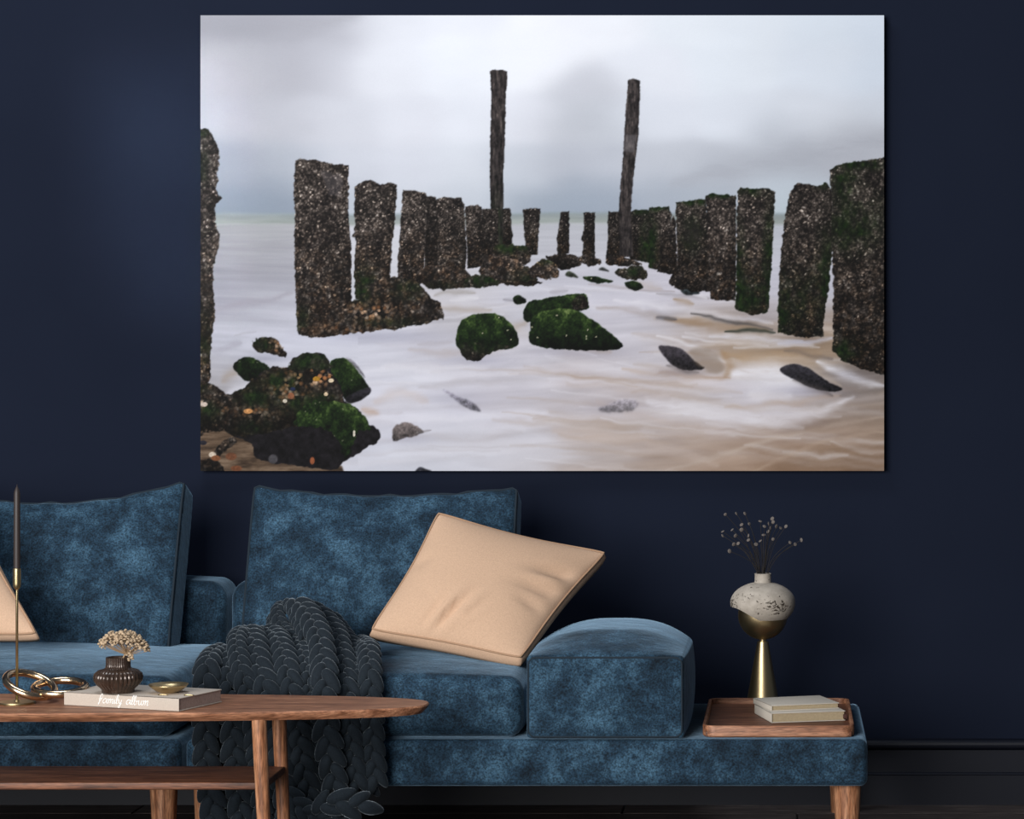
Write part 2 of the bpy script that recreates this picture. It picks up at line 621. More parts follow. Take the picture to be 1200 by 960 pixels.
# --- a darker band of cloud low on the right, then the sea and running water, long exposure
stroke([(790, 214), (870, 197), (960, 180), (1060, 158)], [14, 17, 18, 20], (176, 179, 189), .62)
stroke([(235, 30), (300, 34), (380, 26), (430, 10)], [16, 18, 14, 10], (160, 160, 168), .45)
WAT = [(245, 262, 186, 187, 190), (300, 264, 192, 192, 194), (340, 264, 190, 190, 193), (290, 276, 186, 186, 190), (250, 300, 174, 173, 180), (300, 300, 182, 181, 187), (340, 300, 186, 185, 192), (260, 330, 178, 177, 186), (320, 330, 190, 189, 198),
       (270, 360, 190, 189, 198), (320, 365, 198, 197, 207), (270, 392, 204, 204, 214), (330, 395, 214, 214, 224), (260, 420, 196, 196, 206), (300, 440, 210, 209, 217), (250, 445, 170, 165, 165),
       (415, 300, 214, 214, 220), (466, 300, 214, 214, 220), (640, 268, 188, 189, 194), (700, 270, 190, 191, 196), (640, 290, 204, 203, 210), (700, 300, 210, 209, 216), (910, 270, 200, 203, 210), (905, 300, 214, 213, 222), (905, 340, 206, 204, 214),
       (600, 340, 208, 206, 214), (660, 335, 206, 204, 213), (720, 340, 212, 209, 218), (540, 345, 206, 203, 208), (530, 365, 202, 197, 200), (500, 395, 216, 214, 223), (450, 405, 218, 217, 226), (380, 410, 216, 216, 226),
       (620, 430, 216, 212, 218), (530, 430, 214, 211, 219), (470, 440, 218, 217, 225), (450, 480, 220, 218, 226), (520, 480, 218, 216, 224), (590, 470, 210, 205, 212), (460, 535, 228, 228, 236), (540, 530, 226, 225, 232), (600, 510, 222, 219, 225), (620, 545, 224, 220, 224),
       (740, 370, 212, 208, 216), (780, 350, 214, 210, 219), (830, 345, 216, 213, 222), (760, 400, 214, 210, 217), (830, 380, 190, 174, 165), (880, 385, 168, 144, 118), (800, 385, 196, 186, 184), (900, 370, 200, 196, 204), (740, 425, 212, 206, 211),
       (690, 450, 206, 197, 199), (740, 460, 206, 194, 192), (680, 480, 212, 205, 208), (880, 412, 182, 158, 132), (940, 405, 178, 155, 132), (840, 415, 210, 202, 205), (900, 450, 236, 233, 240), (870, 460, 226, 220, 226), (830, 470, 206, 194, 190),
       (780, 500, 214, 206, 207), (850, 490, 222, 216, 221), (930, 485, 214, 206, 210), (985, 480, 196, 184, 182), (720, 520, 206, 193, 188), (690, 540, 204, 191, 185), (770, 535, 186, 166, 152), (830, 520, 178, 154, 136), (900, 520, 164, 136, 114), (960, 520, 156, 128, 105),
       (1020, 540, 150, 122, 100), (1030, 490, 148, 128, 112), (1010, 460, 150, 138, 130), (930, 545, 158, 130, 108), (850, 548, 178, 152, 132), (1000, 505, 164, 140, 120)]
hw = np.clip((PYg - 250) / 300, 0, 1)
xw = PXg + (fbm(140, 14, 21) - 0.5) * 70 * (0.4 + hw)
yw = PYg + (fbm(120, 20, 22) - 0.5) * 18 * (0.3 + hw)
wat = field(WAT, 40, xw, yw)
# fine long streaks, coarser towards the viewer and tilted on the right
tilt = np.where(PXg < 420, -0.10 * (PXg - 300), 0.13 * (PXg - 640)) * np.clip((PYg - 280) / 120, 0, 1)
ysk = PYg + tilt * 0.6
st = (fbm(80, 3.2, 41, 3, PXg, ysk) - 0.5) * 16 * np.exp(-((PYg - 300) / 60) ** 2) + (fbm(130, 8, 45, 3, PXg, ysk) - 0.5) * 26 * np.exp(-((PYg - 400) / 110) ** 2) + (fbm(170, 14, 48, 3, PXg, ysk * 1.05) - 0.5) * 24 * hw
sandy = np.clip((205 - wat[..., 2]) / 70, 0, 1)
st = st * 1.5 + (fbm(60, 22, 49, 4, xw, ysk) - 0.5) * 26 * np.clip(hw * 2, 0, 1)
wat = wat * np.array([0.958, 0.962, 0.975]) + st[..., None] * (0.75 + 0.6 * sandy[..., None])
wat = wat * (1 - 0.07 * np.clip((430 - PXg) / 120, 0, 1) * np.clip((400 - PYg) / 80, 0, 1))[..., None]
hor = 250 + (fbm(60, 300, 55) - 0.5) * 5
sea = stops((PYg - hor) / 14, [(0, (150, 162, 168)), (0.25, (148, 156, 158)), (0.8, (158, 165, 162)), (1, (176, 180, 180))])
sea += ((fbm(40, 4, 57) - 0.5) * 16)[..., None]
k1 = np.clip((PYg - hor) / 4 + 0.5, 0, 1)[..., None]
k2 = np.clip((PYg - hor - 11) / 5, 0, 1)[..., None]
INK[:] = INK * (1 - k1) + (sea * (1 - k2) + wat * k2) * k1
surf = np.clip(1 - abs(PYg - 262 - (fbm(50, 100, 59) - 0.5) * 10) / 9, 0, 1) * ((PXg > 590) & (PXg < 730))
INK += (surf * 10 * fbm(30, 5, 60))[..., None]
wr_ = random.Random(21)
for k in range(120):
    sy = 325 + 222 * wr_.random() ** 0.8
    sx = wr_.uniform(440, 1000) if sy < 420 else wr_.uniform(400, 1030)
    ln = wr_.uniform(30, 90) * (0.6 + (sy - 320) / 220)
    slope = 0.10 if sx > 620 else -0.04
    dark_ = wr_.random() < 0.55
    sandy_ = sx > 640 and sy > 370
    col_ = ((172, 150, 132) if sandy_ else (186, 180, 184)) if dark_ else (234, 232, 239)
    bend = wr_.uniform(-6, 6)
    stroke([(sx - ln, sy - slope * ln), (sx, sy + bend), (sx + ln, sy + slope * ln)], wr_.uniform(1.5, 5.5), col_, wr_.uniform(.14, .36))
WHITE, SAND, GREYD, SANDD = (236, 234, 241), (176, 148, 122), (142, 136, 140), (150, 122, 98)
for a in [
        ([(250, 284), (345, 281)], 1.6, (160, 159, 168), .6), ([(250, 293), (346, 290)], 2.0, (158, 157, 166), .55), ([(255, 305), (300, 301), (346, 303)], 1.8, (162, 161, 170), .5), ([(252, 313), (345, 318)], 2.4, (164, 163, 172), .5),
        ([(250, 362), (300, 352), (342, 346)], 5, (158, 155, 164), .55), ([(248, 412), (270, 406), (282, 403)], 5, (162, 160, 172), .6), ([(275, 395), (300, 388)], 2, (176, 174, 184), .6),
        ([(262, 445), (285, 430)], 7, (160, 146, 134), .7), ([(268, 462), (290, 450)], 6, (216, 215, 224), .9),
        ([(510, 345), (530, 341), (556, 343)], 4, (140, 132, 124), .55), ([(512, 360), (545, 363), (575, 362)], 4, (172, 158, 146), .55), ([(528, 352), (560, 349)], 3, (226, 224, 230), .6), ([(520, 372), (590, 368)], 3, (220, 218, 226), .5),
        ([(590, 352), (603, 354)], 2, (120, 116, 124), .6), ([(560, 375), (620, 392)], 8, (206, 198, 196), .4), ([(598, 385), (618, 378)], 5, (172, 158, 146), .6),
        ([(480, 412), (540, 414), (600, 406)], 5, (184, 172, 170), .45), ([(490, 405), (530, 402)], 3, (176, 168, 172), .4),
        ([(645, 342), (665, 340)], 3, (160, 156, 164), .6), ([(690, 333), (735, 338), (790, 342)], 2.4, (168, 158, 160), .6), ([(745, 330), (775, 338)], 4, (176, 158, 142), .4),
        ([(700, 360), (760, 368), (800, 378), (860, 384)], 4.5, (166, 152, 146), .55), ([(720, 352), (790, 362), (850, 372), (905, 378)], 4, WHITE, .55),
        ([(790, 352), (812, 358)], 3.5, (164, 140, 116), .75), ([(770, 345), (830, 350)], 3, (128, 122, 124), .45), ([(800, 340), (828, 350)], 3, WHITE, .6), ([(780, 374), (830, 380), (900, 388)], 5, (158, 132, 106), .75), ([(810, 368), (850, 376), (905, 386)], 2.5, (82, 78, 78), .8),
        ([(770, 372), (792, 374)], 3.5, (76, 76, 84), .75), ([(850, 388), (880, 388), (908, 389)], 2.6, (38, 46, 40), .95), ([(832, 392), (880, 398), (940, 400)], 4, (224, 221, 228), .7), ([(800, 395), (850, 402), (900, 404)], 3, WHITE, .5),
        ([(850, 415), (900, 418), (960, 416)], 8, (180, 152, 122), .75), ([(920, 412), (975, 421)], 4, (116, 104, 98), .6), ([(860, 408), (920, 405), (960, 408)], 2.5, (222, 216, 218), .6), ([(912, 402), (950, 402), (975, 396)], 3, (214, 212, 222), .8),
        ([(850, 425), (835, 418), (800, 402), (770, 395)], 3, WHITE, .6), ([(846, 412), (856, 430), (850, 442)], 6, (168, 138, 108), .7), ([(730, 432), (790, 440), (855, 444)], 4, (176, 148, 126), .6), ([(640, 418), (700, 430), (770, 436)], 6, WHITE, .35),
        ([(860, 440), (890, 436), (935, 445), (950, 452)], [10, 13, 11, 6], (240, 238, 244), .9), ([(880, 462), (925, 462)], 9, (236, 233, 239), .7), ([(850, 478), (900, 474), (950, 470), (985, 462)], 4, (186, 164, 148), .5),
        ([(760, 470), (830, 484), (900, 492), (960, 484), (1000, 462)], [9, 9, 8, 7, 5], (230, 226, 232), .75), ([(958, 424), (990, 440), (1036, 452)], [5, 6, 5], WHITE, .85), ([(985, 462), (1036, 455)], 5, (122, 112, 108), .5), ([(940, 430), (960, 440), (985, 452)], 4, (196, 180, 164), .5),
        ([(700, 470), (760, 490), (830, 505)], 5, (200, 184, 178), .4), ([(650, 505), (740, 515), (840, 545)], 8, (204, 186, 176), .45), ([(830, 540), (920, 510), (1036, 488)], 3, (196, 178, 164), .4), ([(880, 552), (960, 520), (1036, 505)], 3, (190, 168, 150), .4),
        ([(780, 552), (860, 528), (940, 508)], 3, (204, 190, 180), .35), ([(440, 470), (470, 462), (500, 470)], 7, (206, 188, 178), .4), ([(425, 478), (442, 486)], 6, (186, 150, 122), .5)]:
    stroke(*a)

for (sx, sy, rx, ry, al_) in [(570, 424, 46, 7, .35), (676, 412, 62, 7, .35), (800, 436, 34, 6, .4), (950, 458, 46, 7, .4), (440, 395, 90, 8, .35), (340, 500, 130, 60, .16), (885, 372, 30, 6, .35), (940, 398, 34, 6, .4), (1010, 440, 40, 9, .35), (315, 420, 26, 6, .3), (480, 514, 30, 6, .25), (540, 470, 40, 14, .25), (720, 478, 40, 9, .3)]:
    INK[:] = INK * (1 - (al_ * np.exp(-((PXg - sx) / rx) ** 2 - ((PYg - sy) / ry) ** 2))[..., None] * np.array([.30, .30, .24]))
# --- things in the picture
DK, MD, LT, WT = (25, 22, 22), (74, 65, 62), (138, 125, 117), (196, 186, 178)
GREEN = [(0, (7, 10, 7)), (0.32, (17, 29, 14)), (0.58, (33, 50, 22)), (0.8, (66, 86, 42)), (1, (112, 128, 76))]


def barnacles(x, y, seed, size=3.0, warm=0.0, dark=1.0):
    d, v = cell(size * 0.82, seed, x + (fbm(5, 5, seed + 2, 2, x, y) - .5) * 4, y + (fbm(5, 5, seed + 4, 2, x, y) - .5) * 3)
    n = fbm(size * 0.95, size * 0.95, seed + 9, 3, x, y)
    t = 0.62 * n + 0.36 * (1 - np.clip(d * 1.2, 0, 1)) * (0.25 + v) + 0.42 * (fbm(12, 16, seed + 3, 3, x, y) - 0.5)
    t = np.clip((t - 0.17) * 1.42, 0, 1)
    c = stops(t, [(0, DK), (0.3, (43, 38, 36)), (0.55, (80, 71, 66)), (0.8, (128, 117, 110)), (1, (190, 180, 172))])
    glint = ((v > 0.96) & (d < 0.42)).astype(float)
    c = c + glint[..., None] * np.array([50, 46, 42])
    if np.any(warm):
        wv = (np.clip(vnoise(5, 5, seed + 6, x, y) * 1.6 - 0.3, 0, 1) * warm)[..., None]
        c = c * (1 - wv) + c * np.array([1.10, 0.95, 0.80]) * wv
    return c * dark


def mossed(c, x, y, amount, seed):
    g = stops(fbm(3.5, 4.5, seed, 3, x, y) * 0.75, GREEN)
    a = np.clip(amount * (0.25 + 1.5 * vnoise(6, 8, seed + 1, x, y)), 0, 1)[..., None]
    return c * (1 - a) + g * a


def rounded(poly, per=4):
    return [(q.x, q.y) for q in catmull([(a, b, 0) for a, b in poly], per, True)]


def blob(x, y, cx, cy, rx, ry):
    return np.exp(-((x - cx) / rx) ** 2 - ((y - cy) / ry) ** 2)


def post(poly, seed, tone=1.0, size=3.4, rough=1.7, green=(), low=0.55, lowy=None, smooth=False, edge=0.35):
    w, m, x, y = poly_mask(poly, rough, 4.0, seed)
    ys = [p[1] for p in poly]
    xs = [p[0] for p in poly]
    t = np.clip((y - min(ys)) / (max(ys) - min(ys)), 0, 1)
    if smooth:
        c = stops(fbm(2.2, 9, seed, 3, x, y) * 0.9 + (fbm(3, 3, seed + 1, 2, x, y) - .5) * 0.35 - 0.12, [(0, (24, 22, 23)), (0.4, (58, 52, 52)), (0.8, (104, 94, 90)), (1, (150, 140, 134))])
    else:
        c = barnacles(x, y, seed, size, warm=np.clip(t * 1.5 - 0.45, 0, 0.9))
    # darker wet foot, darker right side
    c = c * (1 - (1 - low) * np.clip(t * 1.5 - 0.5, 0, 1))[..., None]
    u = np.clip((x - min(xs)) / (max(xs) - min(xs)), 0, 1)
    c = c * (1 - edge * np.clip(np.abs(u - 0.42) * 2 - 0.55, 0, 1))[..., None] * tone
    for (cx, cy, rx, ry, am) in green:
        c = mossed(c, x, y, am * blob(x, y, cx, cy, rx, ry), seed + 13)
    lay(w, m, c)


def mussels(poly, seed, tone=1.0, green=(), warm=1.0, size=4.2, orange=()):
    w, m, x, y = poly_mask(rounded(poly), 2.6, 5.0, seed)
    ys = [p[1] for p in poly]
    t = np.clip((y - min(ys)) / (max(ys) - min(ys)), 0, 1)
    c = barnacles(x, y, seed, size, warm=np.full(x.shape, warm)) * tone
    c = c * (1.12 - 0.5 * t)[..., None]
    for (cx, cy, rx, ry, am) in orange:
        d, v = cell(4.5, seed + 70, x, y)
        a = (am * blob(x, y, cx, cy, rx, ry) * (v > 0.42) * (1 - np.clip(d * 1.1, 0, 1)))[..., None]
        c = c * (1 - np.clip(a * 1.6, 0, 1)) + np.clip(a * 1.6, 0, 1) * stops(v, [(0.4, (150, 92, 52)), (0.7, (196, 150, 112)), (1, (232, 206, 184))])
    for (cx, cy, rx, ry, am) in green:
        c = mossed(c, x, y, am * blob(x, y, cx, cy, rx, ry), seed + 13)
    lay(w, m, c)


def mossrock(poly, seed, top=0.62, low=0.12, rough=1.2, specks=0.6):
    w, m, x, y = poly_mask(rounded(poly), rough, 5.0, seed)
    ys, xs = [p[1] for p in poly], [p[0] for p in poly]
    t = np.clip((y - min(ys)) / (max(ys) - min(ys)), 0, 1)
    u = np.clip((x - min(xs)) / (max(xs) - min(xs)), 0, 1)
    f = top + (low - top) * t ** 1.2 - 0.10 * np.abs(u - 0.55) + (fbm(8, 10, seed, 4, x, y) - 0.5) * 0.85 + (fbm(2.2, 2.2, seed + 4, 2, x, y) - 0.5) * 0.42
    c = stops(f, GREEN)
    d, v = cell(6, seed + 8, x, y)
    sp_ = ((v > 0.93) & (d < 0.17)).astype(float)[..., None] * specks
    c = c * (1 - sp_) + np.array([206, 196, 170]) * sp_
    lay(w, m, c)


def darkrock(poly, seed, base=(52, 50, 56), alpha=1.0, rough=0.8, soft=2):
    w, m, x, y = poly_mask(rounded(poly), rough, 6.0, seed, soft)
    ys = [p[1] for p in poly]
    t = np.clip((y - min(ys)) / (max(ys) - min(ys)), 0, 1)
    f = (1.25 - 0.8 * t + (fbm(3, 3, seed, 3, x, y) - 0.5) * 0.9)[..., None]
    lay(w, m * alpha, np.array(base, float) * f)


# far row, then left row from the back, right row from the back
post([(613, 246), (614, 245), (633, 244), (633, 255), (631, 275), (630, 298), (617, 300), (614, 270)], 101, .72, 2.4, .9, low=.7)
post([(657, 249), (667, 248), (667, 270), (667, 297), (653, 299), (653, 282), (652, 280), (655, 265)], 102, .66, 2.4, 1.0, low=.7)
post([(684, 249), (697, 249), (697, 302), (682, 303), (684, 285), (681, 280), (684, 270)], 103, .68, 2.4, 1.0, low=.7)
post([(586, 245), (598, 244), (600, 270), (601, 275), (599, 288), (586, 290)], 104, .62, 2.2, .9, low=.6)
post([(574, 84), (577, 82), (590, 82), (594, 84), (595, 90), (593, 110), (592, 150), (590, 200), (590, 245), (589, 292), (577, 292), (575, 240), (574, 200), (575, 150), (576, 110)], 105, 1.0, 2.2, .8, smooth=True, low=.75,
     green=((583, 262, 8, 30, .5),))
post([(565, 245), (584, 244), (584, 290), (575, 304), (565, 305)], 106, .8, 2.6, .9, low=.6)
post([(545, 242), (560, 240), (565, 243), (568, 290), (566, 312), (548, 315)], 107, .86, 2.8, 1.1, low=.6)
post([(510, 234), (520, 231), (540, 232), (544, 240), (547, 290), (545, 315), (530, 324), (508, 322)], 108, .92, 2.8, 1.1, low=.6)
post([(499, 230), (511, 231), (513, 260), (512, 326), (497, 326)], 109, .78, 3.2, 1.2, low=.5)
post([(472, 223), (485, 223), (499, 226), (501, 240), (498, 290), (496, 330), (485, 338), (466, 332), (466, 310), (469, 270), (471, 240)], 110, 1.0, 2.9, 1.1, low=.62)
post([(713, 248), (729, 248), (734, 300), (710, 305), (712, 280)], 111, .68, 2.4, .9, low=.65)
post([(738, 248), (745, 246), (763, 246), (764, 308), (738, 305)], 113, .74, 2.6, .9, low=.55, green=((757, 290, 7, 25, .8), (752, 248, 12, 4, .7)))
post([(736, 94), (742, 92), (750, 95), (750, 110), (748, 160), (742, 210), (739, 250), (742, 300), (726, 302), (725, 250), (728, 210), (731, 170), (734, 120)], 112, 1.06, 2.2, .7, smooth=True, low=.75)
w_, m_, x_, y_ = poly_mask([(733, 158), (746, 158), (744, 178), (731, 178)], 1.0, 4, 5, 4)
lay(w_, m_ * 0.32, np.array([150, 145, 150.]))
post([(761, 243), (784, 242), (787, 252), (782, 300), (774, 318), (760, 314)], 114, .92, 3.0, 1.1, low=.5, green=((763, 290, 7, 30, .9), (772, 244, 14, 4, .8)))
post([(782, 270), (789, 252), (792, 262), (794, 322), (770, 319), (776, 295)], 115, .74, 3.0, 1.4, low=.5)
post([(792, 238), (800, 236), (827, 233), (832, 300), (832, 336), (810, 340), (784, 330), (794, 310)], 116, .95, 3.2, 1.3, low=.5, green=((812, 237, 22, 4, .9), (810, 275, 13, 18, .5)))
w_, m_, x_, y_ = poly_mask([(801, 262), (818, 260), (820, 282), (806, 286)], 3, 6, 6, 4)
lay(w_, m_ * 0.6, np.array([34, 32, 30.]))
post([(827, 230), (835, 227), (862, 229), (863, 300), (862, 353), (833, 351), (830, 320)], 117, .98, 3.6, 1.4, low=.55, green=((846, 228, 20, 4, 1.1),))
post([(864, 225), (868, 220), (880, 221), (900, 221), (908, 225), (907, 260), (905, 300), (900, 366), (882, 370), (862, 362), (863, 300)], 118, 1.04, 3.6, 1.5, low=.5, green=((885, 222, 16, 7, .9), (902, 320, 7, 60, 1.0), (866, 335, 8, 50, .9), (882, 352, 22, 20, .7)))
post([(930, 218), (935, 214), (945, 215), (957, 218), (968, 213), (976, 225), (976, 290), (971, 340), (966, 370), (965, 394), (940, 396), (912, 390), (911, 360), (915, 300), (920, 250), (927, 225)], 119, .92, 3.6, 1.8, low=.55,
     green=((968, 330, 10, 50, .8), (916, 370, 9, 35, .9), (940, 350, 20, 30, .35), (965, 215, 10, 6, .7)))
post([(972, 200), (980, 194), (1000, 190), (1020, 187), (1040, 183), (1040, 441), (1010, 433), (985, 422), (976, 410), (976, 370), (977, 330), (974, 290), (975, 240)], 120, .92, 3.7, 1.8, low=.5, edge=.2,
     green=((990, 215, 12, 20, 1.0), (1005, 193, 30, 6, .9), (995, 270, 26, 22, .8), (985, 412, 16, 14, .9), (1010, 250, 30, 30, .25)))
# seaweed and shell rubble round the far posts
mussels([(579, 290), (590, 287), (615, 288), (619, 293), (619, 308), (600, 312), (583, 308)], 131, .8, ((600, 290, 22, 7, .9),), .7, 3)
mussels([(640, 303), (650, 300), (660, 297), (675, 300), (679, 312), (655, 315)], 132, .62, (), .3, 3.4)
mussels([(676, 305), (684, 298), (697, 302), (706, 308), (690, 312)], 133, .7, (), .6, 3)
mussels([(710, 304), (722, 300), (745, 305), (752, 311), (730, 312), (712, 309)], 134, .8, (), 1.0, 3)
mussels([(562, 314), (575, 300), (590, 300), (612, 308), (632, 331), (600, 334), (568, 327)], 135, 1.0, ((615, 325, 14, 10, .5),), .8, 3.6)
mussels([(618, 318), (634, 304), (648, 308), (655, 322), (640, 327), (622, 324)], 136, 1.0, ((640, 305, 14, 5, .6),), .9, 3.6)
mussels([(490, 322), (505, 312), (530, 312), (548, 320), (556, 331), (540, 338), (503, 338)], 137, .85, ((520, 335, 20, 5, .4),), .9, 3.6)
mussels([(546, 328), (560, 321), (580, 328), (585, 333), (560, 338), (546, 336)], 138, .9, ((565, 329, 22, 8, .9),), .4, 3.2)
mussels([(721, 320), (733, 313), (752, 313), (758, 326), (735, 327)], 139, .8, ((740, 318, 20, 8, .6),), .4, 3)
mussels([(594, 333), (585, 331), (632, 330), (628, 334)], 140, .5)
mossrock([(732, 332), (745, 329), (754, 337), (740, 340)], 141, .5, .05)
mossrock([(684, 324), (700, 325), (719, 330), (702, 332), (686, 328)], 142, .45, .2)
darkrock([(663, 320), (668, 318), (678, 325), (664, 324)], 143, (60, 66, 54))
darkrock([(702, 316), (706, 313), (714, 318)], 144, (70, 72, 72))
mossrock([(601, 350), (608, 346), (617, 353), (606, 357)], 145, .42, .1)
darkrock([(797, 340), (810, 338), (820, 344), (806, 346)], 146, (52, 62, 66))
mussels([(784, 330), (800, 322), (832, 330), (832, 341), (805, 341), (788, 336)], 147, .7, (), .5, 3.2)
# left row front posts and the mussel rock
post([(416, 219), (428, 211), (436, 211), (447, 217), (454, 215), (458, 214), (466, 216), (464, 240), (462, 265), (459, 290), (457, 330), (440, 340), (420, 352), (416, 350), (415, 320), (417, 280), (413, 277), (416, 265), (415, 240)], 151, .98, 3.4, 1.5, low=.6, green=((425, 335, 14, 18, .8),))
post([(346, 188), (352, 186), (368, 187), (380, 190), (396, 193), (408, 193), (409, 215), (408, 245), (411, 280), (412, 345), (413, 388), (380, 396), (350, 392), (347, 370), (347, 340), (345, 300), (346, 250), (344, 225)], 152, .98, 3.6, 1.6, low=.68, edge=.25, green=((352, 375, 10, 14, .5),))
w_, m_, x_, y_ = poly_mask([(376, 200), (400, 204), (402, 232), (385, 228)], 4, 8, 7, 6)
lay(w_, m_ * 0.26, np.array([128, 122, 128.]))
mussels([(408, 356), (425, 345), (440, 330), (456, 325), (480, 326), (492, 333), (500, 345), (515, 355), (520, 372), (505, 378), (480, 383), (455, 387), (430, 389), (400, 393), (360, 395), (349, 388), (375, 376)], 153, .80,
        ((478, 340, 18, 10, .6), (460, 378, 30, 6, .5), (425, 348, 14, 10, .5)), .9, 4.2, ((435, 366, 22, 11, .75), (400, 385, 40, 8, .3)))
post([(230, 150), (244, 151), (250, 160), (257, 178), (257, 195), (253, 203), (256, 210), (253, 222), (260, 233), (253, 240), (252, 262), (257, 272), (256, 290), (250, 312), (250, 340), (252, 375), (248, 392), (246, 420), (247, 440), (243, 452), (230, 458)], 154, .86, 4.0, 1.8, low=.8, edge=.1,
     green=((237, 153, 10, 6, 1.0), (238, 195, 6, 14, .5), (240, 400, 10, 30, .4)))
# rocks in the water
mussels([(296, 403), (302, 396), (315, 394), (325, 398), (335, 411), (333, 419), (320, 415), (304, 413)], 161, .75, ((305, 402, 14, 9, .8),), .8, 4, ((325, 405, 10, 8, .6),))
mossrock([(273, 430), (283, 420), (298, 420), (316, 431), (312, 442), (290, 447), (281, 440)], 162, .34, .06, 1, .2)
mossrock([(534, 398), (537, 383), (545, 373), (560, 368), (578, 367), (592, 373), (603, 385), (608, 400), (600, 408), (575, 412), (560, 422), (547, 421), (538, 410)], 163, .66, .02)
mussels([(538, 404), (552, 400), (575, 404), (600, 406), (575, 413), (560, 423), (546, 421)], 164, .55, ((560, 405, 40, 8, .8),), .4, 4)
mossrock([(613, 368), (620, 354), (635, 351), (655, 347), (684, 344), (689, 356), (687, 363), (660, 366), (630, 376), (616, 377)], 165, .55, .12)
mussels([(672, 350), (684, 346), (688, 360), (672, 363)], 166, .7, ((676, 352, 10, 6, .6),), .3, 3.4)
mossrock([(621, 392), (624, 372), (640, 364), (668, 362), (690, 372), (712, 388), (729, 403), (722, 410), (690, 411), (650, 409), (623, 403)], 167, .76, -.02)
darkrock([(772, 408), (780, 405), (800, 410), (815, 424), (826, 432), (800, 434), (785, 425)], 168, (56, 52, 58))
w_, m_, x_, y_ = poly_mask(rounded([(806, 412), (824, 408), (840, 416), (849, 432), (838, 438), (820, 430)]), 2, 8, 12, 14)
lay(w_, m_ * 0.55, np.array([134, 116, 100.]))
darkrock([(914, 434), (920, 429), (932, 427), (947, 431), (960, 440), (973, 449), (987, 456), (978, 459), (955, 456), (935, 447), (921, 440)], 169, (46, 44, 50))
stroke([(930, 446), (955, 456), (975, 464)], 4, (92, 84, 84), .55)
stroke([(782, 428), (800, 434), (818, 437)], 3.5, (84, 76, 76), .5)
darkrock([(519, 456), (535, 464), (552, 471), (564, 482), (548, 478), (530, 466)], 170, (132, 128, 142), .8, 1, 5)
darkrock([(460, 514), (463, 500), (478, 496), (490, 500), (497, 507), (478, 512), (463, 517)], 171, (104, 94, 92), .95, 2, 2)
stroke([(488, 508), (505, 505)], 1.5, (130, 124, 126), .7)
darkrock([(486, 554), (491, 548), (498, 549), (506, 554)], 172, (54, 54, 62))
darkrock([(700, 482), (715, 472), (738, 468), (748, 474), (735, 482)], 173, (150, 145, 156), .6, 2, 8)
# the big weed and shell covered rock, lower left
w_, m_, x_, y_ = poly_mask([(228, 505), (255, 496), (285, 500), (320, 520), (360, 540), (400, 546), (404, 556), (228, 556)], 2, 8, 15, 3)
c_ = stops(fbm(22, 5, 16, 4, x_, y_), [(0.2, (52, 41, 33)), (0.5, (94, 76, 61)), (0.8, (128, 108, 90))])
lay(w_, m_, c_)
mossrock([(386, 426), (400, 420), (412, 424), (421, 437), (429, 448), (434, 459), (426, 466), (410, 472), (400, 463), (388, 450)], 180, .62, .12, 1, .3)
darkrock([(405, 466), (430, 454), (435, 459), (426, 467), (411, 473)], 181, (40, 38, 44))
darkrock([(406, 419), (414, 423), (424, 436), (428, 444), (421, 436), (411, 426)], 182, (120, 116, 126), .8)
big = [(262, 470), (275, 465), (285, 455), (300, 442), (318, 432), (338, 430), (345, 420), (360, 414), (375, 414), (384, 422), (390, 440), (400, 452), (404, 470), (420, 480), (430, 495), (443, 503), (445, 515), (430, 525), (405, 540), (388, 551), (345, 545), (300, 538), (296, 520), (275, 512), (262, 500)]
w_, m_, x_, y_ = poly_mask(rounded(big), 2.2, 6, 183)
c_ = np.array([24., 22, 25]) * (0.35 + 1.2 * fbm(6, 6, 184, 3, x_, y_))[..., None]
lay(w_, m_, c_)
mb_ = [(262, 470), (285, 455), (300, 442), (318, 432), (345, 430), (380, 432), (398, 455), (402, 472), (380, 482), (362, 494), (345, 500), (310, 508), (275, 512), (262, 500)]
mussels(mb_, 185, .54, ((330, 445, 20, 10, 1.0), (355, 475, 20, 12, .8), (300, 465, 22, 14, .8), (378, 470, 14, 8, .7), (300, 500, 20, 8, .5)), .9, 5.2, ((368, 442, 26, 9, 1.2), (330, 452, 16, 12, .7), (345, 465, 18, 8, .5), (300, 482, 26, 8, .4)))
mussels([(338, 432), (345, 420), (360, 414), (375, 414), (384, 422), (388, 432), (365, 434)], 186, .8, ((362, 422, 28, 12, 1.0),), .3, 4.2)
mossrock([(352, 480), (372, 470), (402, 472), (420, 480), (431, 495), (436, 502), (420, 505), (412, 528), (403, 538), (398, 520), (385, 505), (362, 500), (345, 498)], 187, .62, .10, 3, .3)
mussels([(228, 452), (240, 449), (252, 452), (262, 460), (272, 466), (266, 490), (262, 503), (245, 506), (228, 511)], 188, .62, ((246, 482, 12, 10, .8), (238, 455, 10, 6, .6)), .8, 4.6, ((240, 473, 6, 5, 1.0), (262, 480, 8, 8, .4)))
mussels([(250, 535), (258, 520), (270, 512), (278, 518), (262, 530), (255, 540)], 189, .6, (), .6, 4.4)
mussels([(230, 545), (243, 538), (256, 541), (262, 556), (230, 556)], 190, .55, (), .9, 4.6, ((250, 536, 6, 5, .9),))
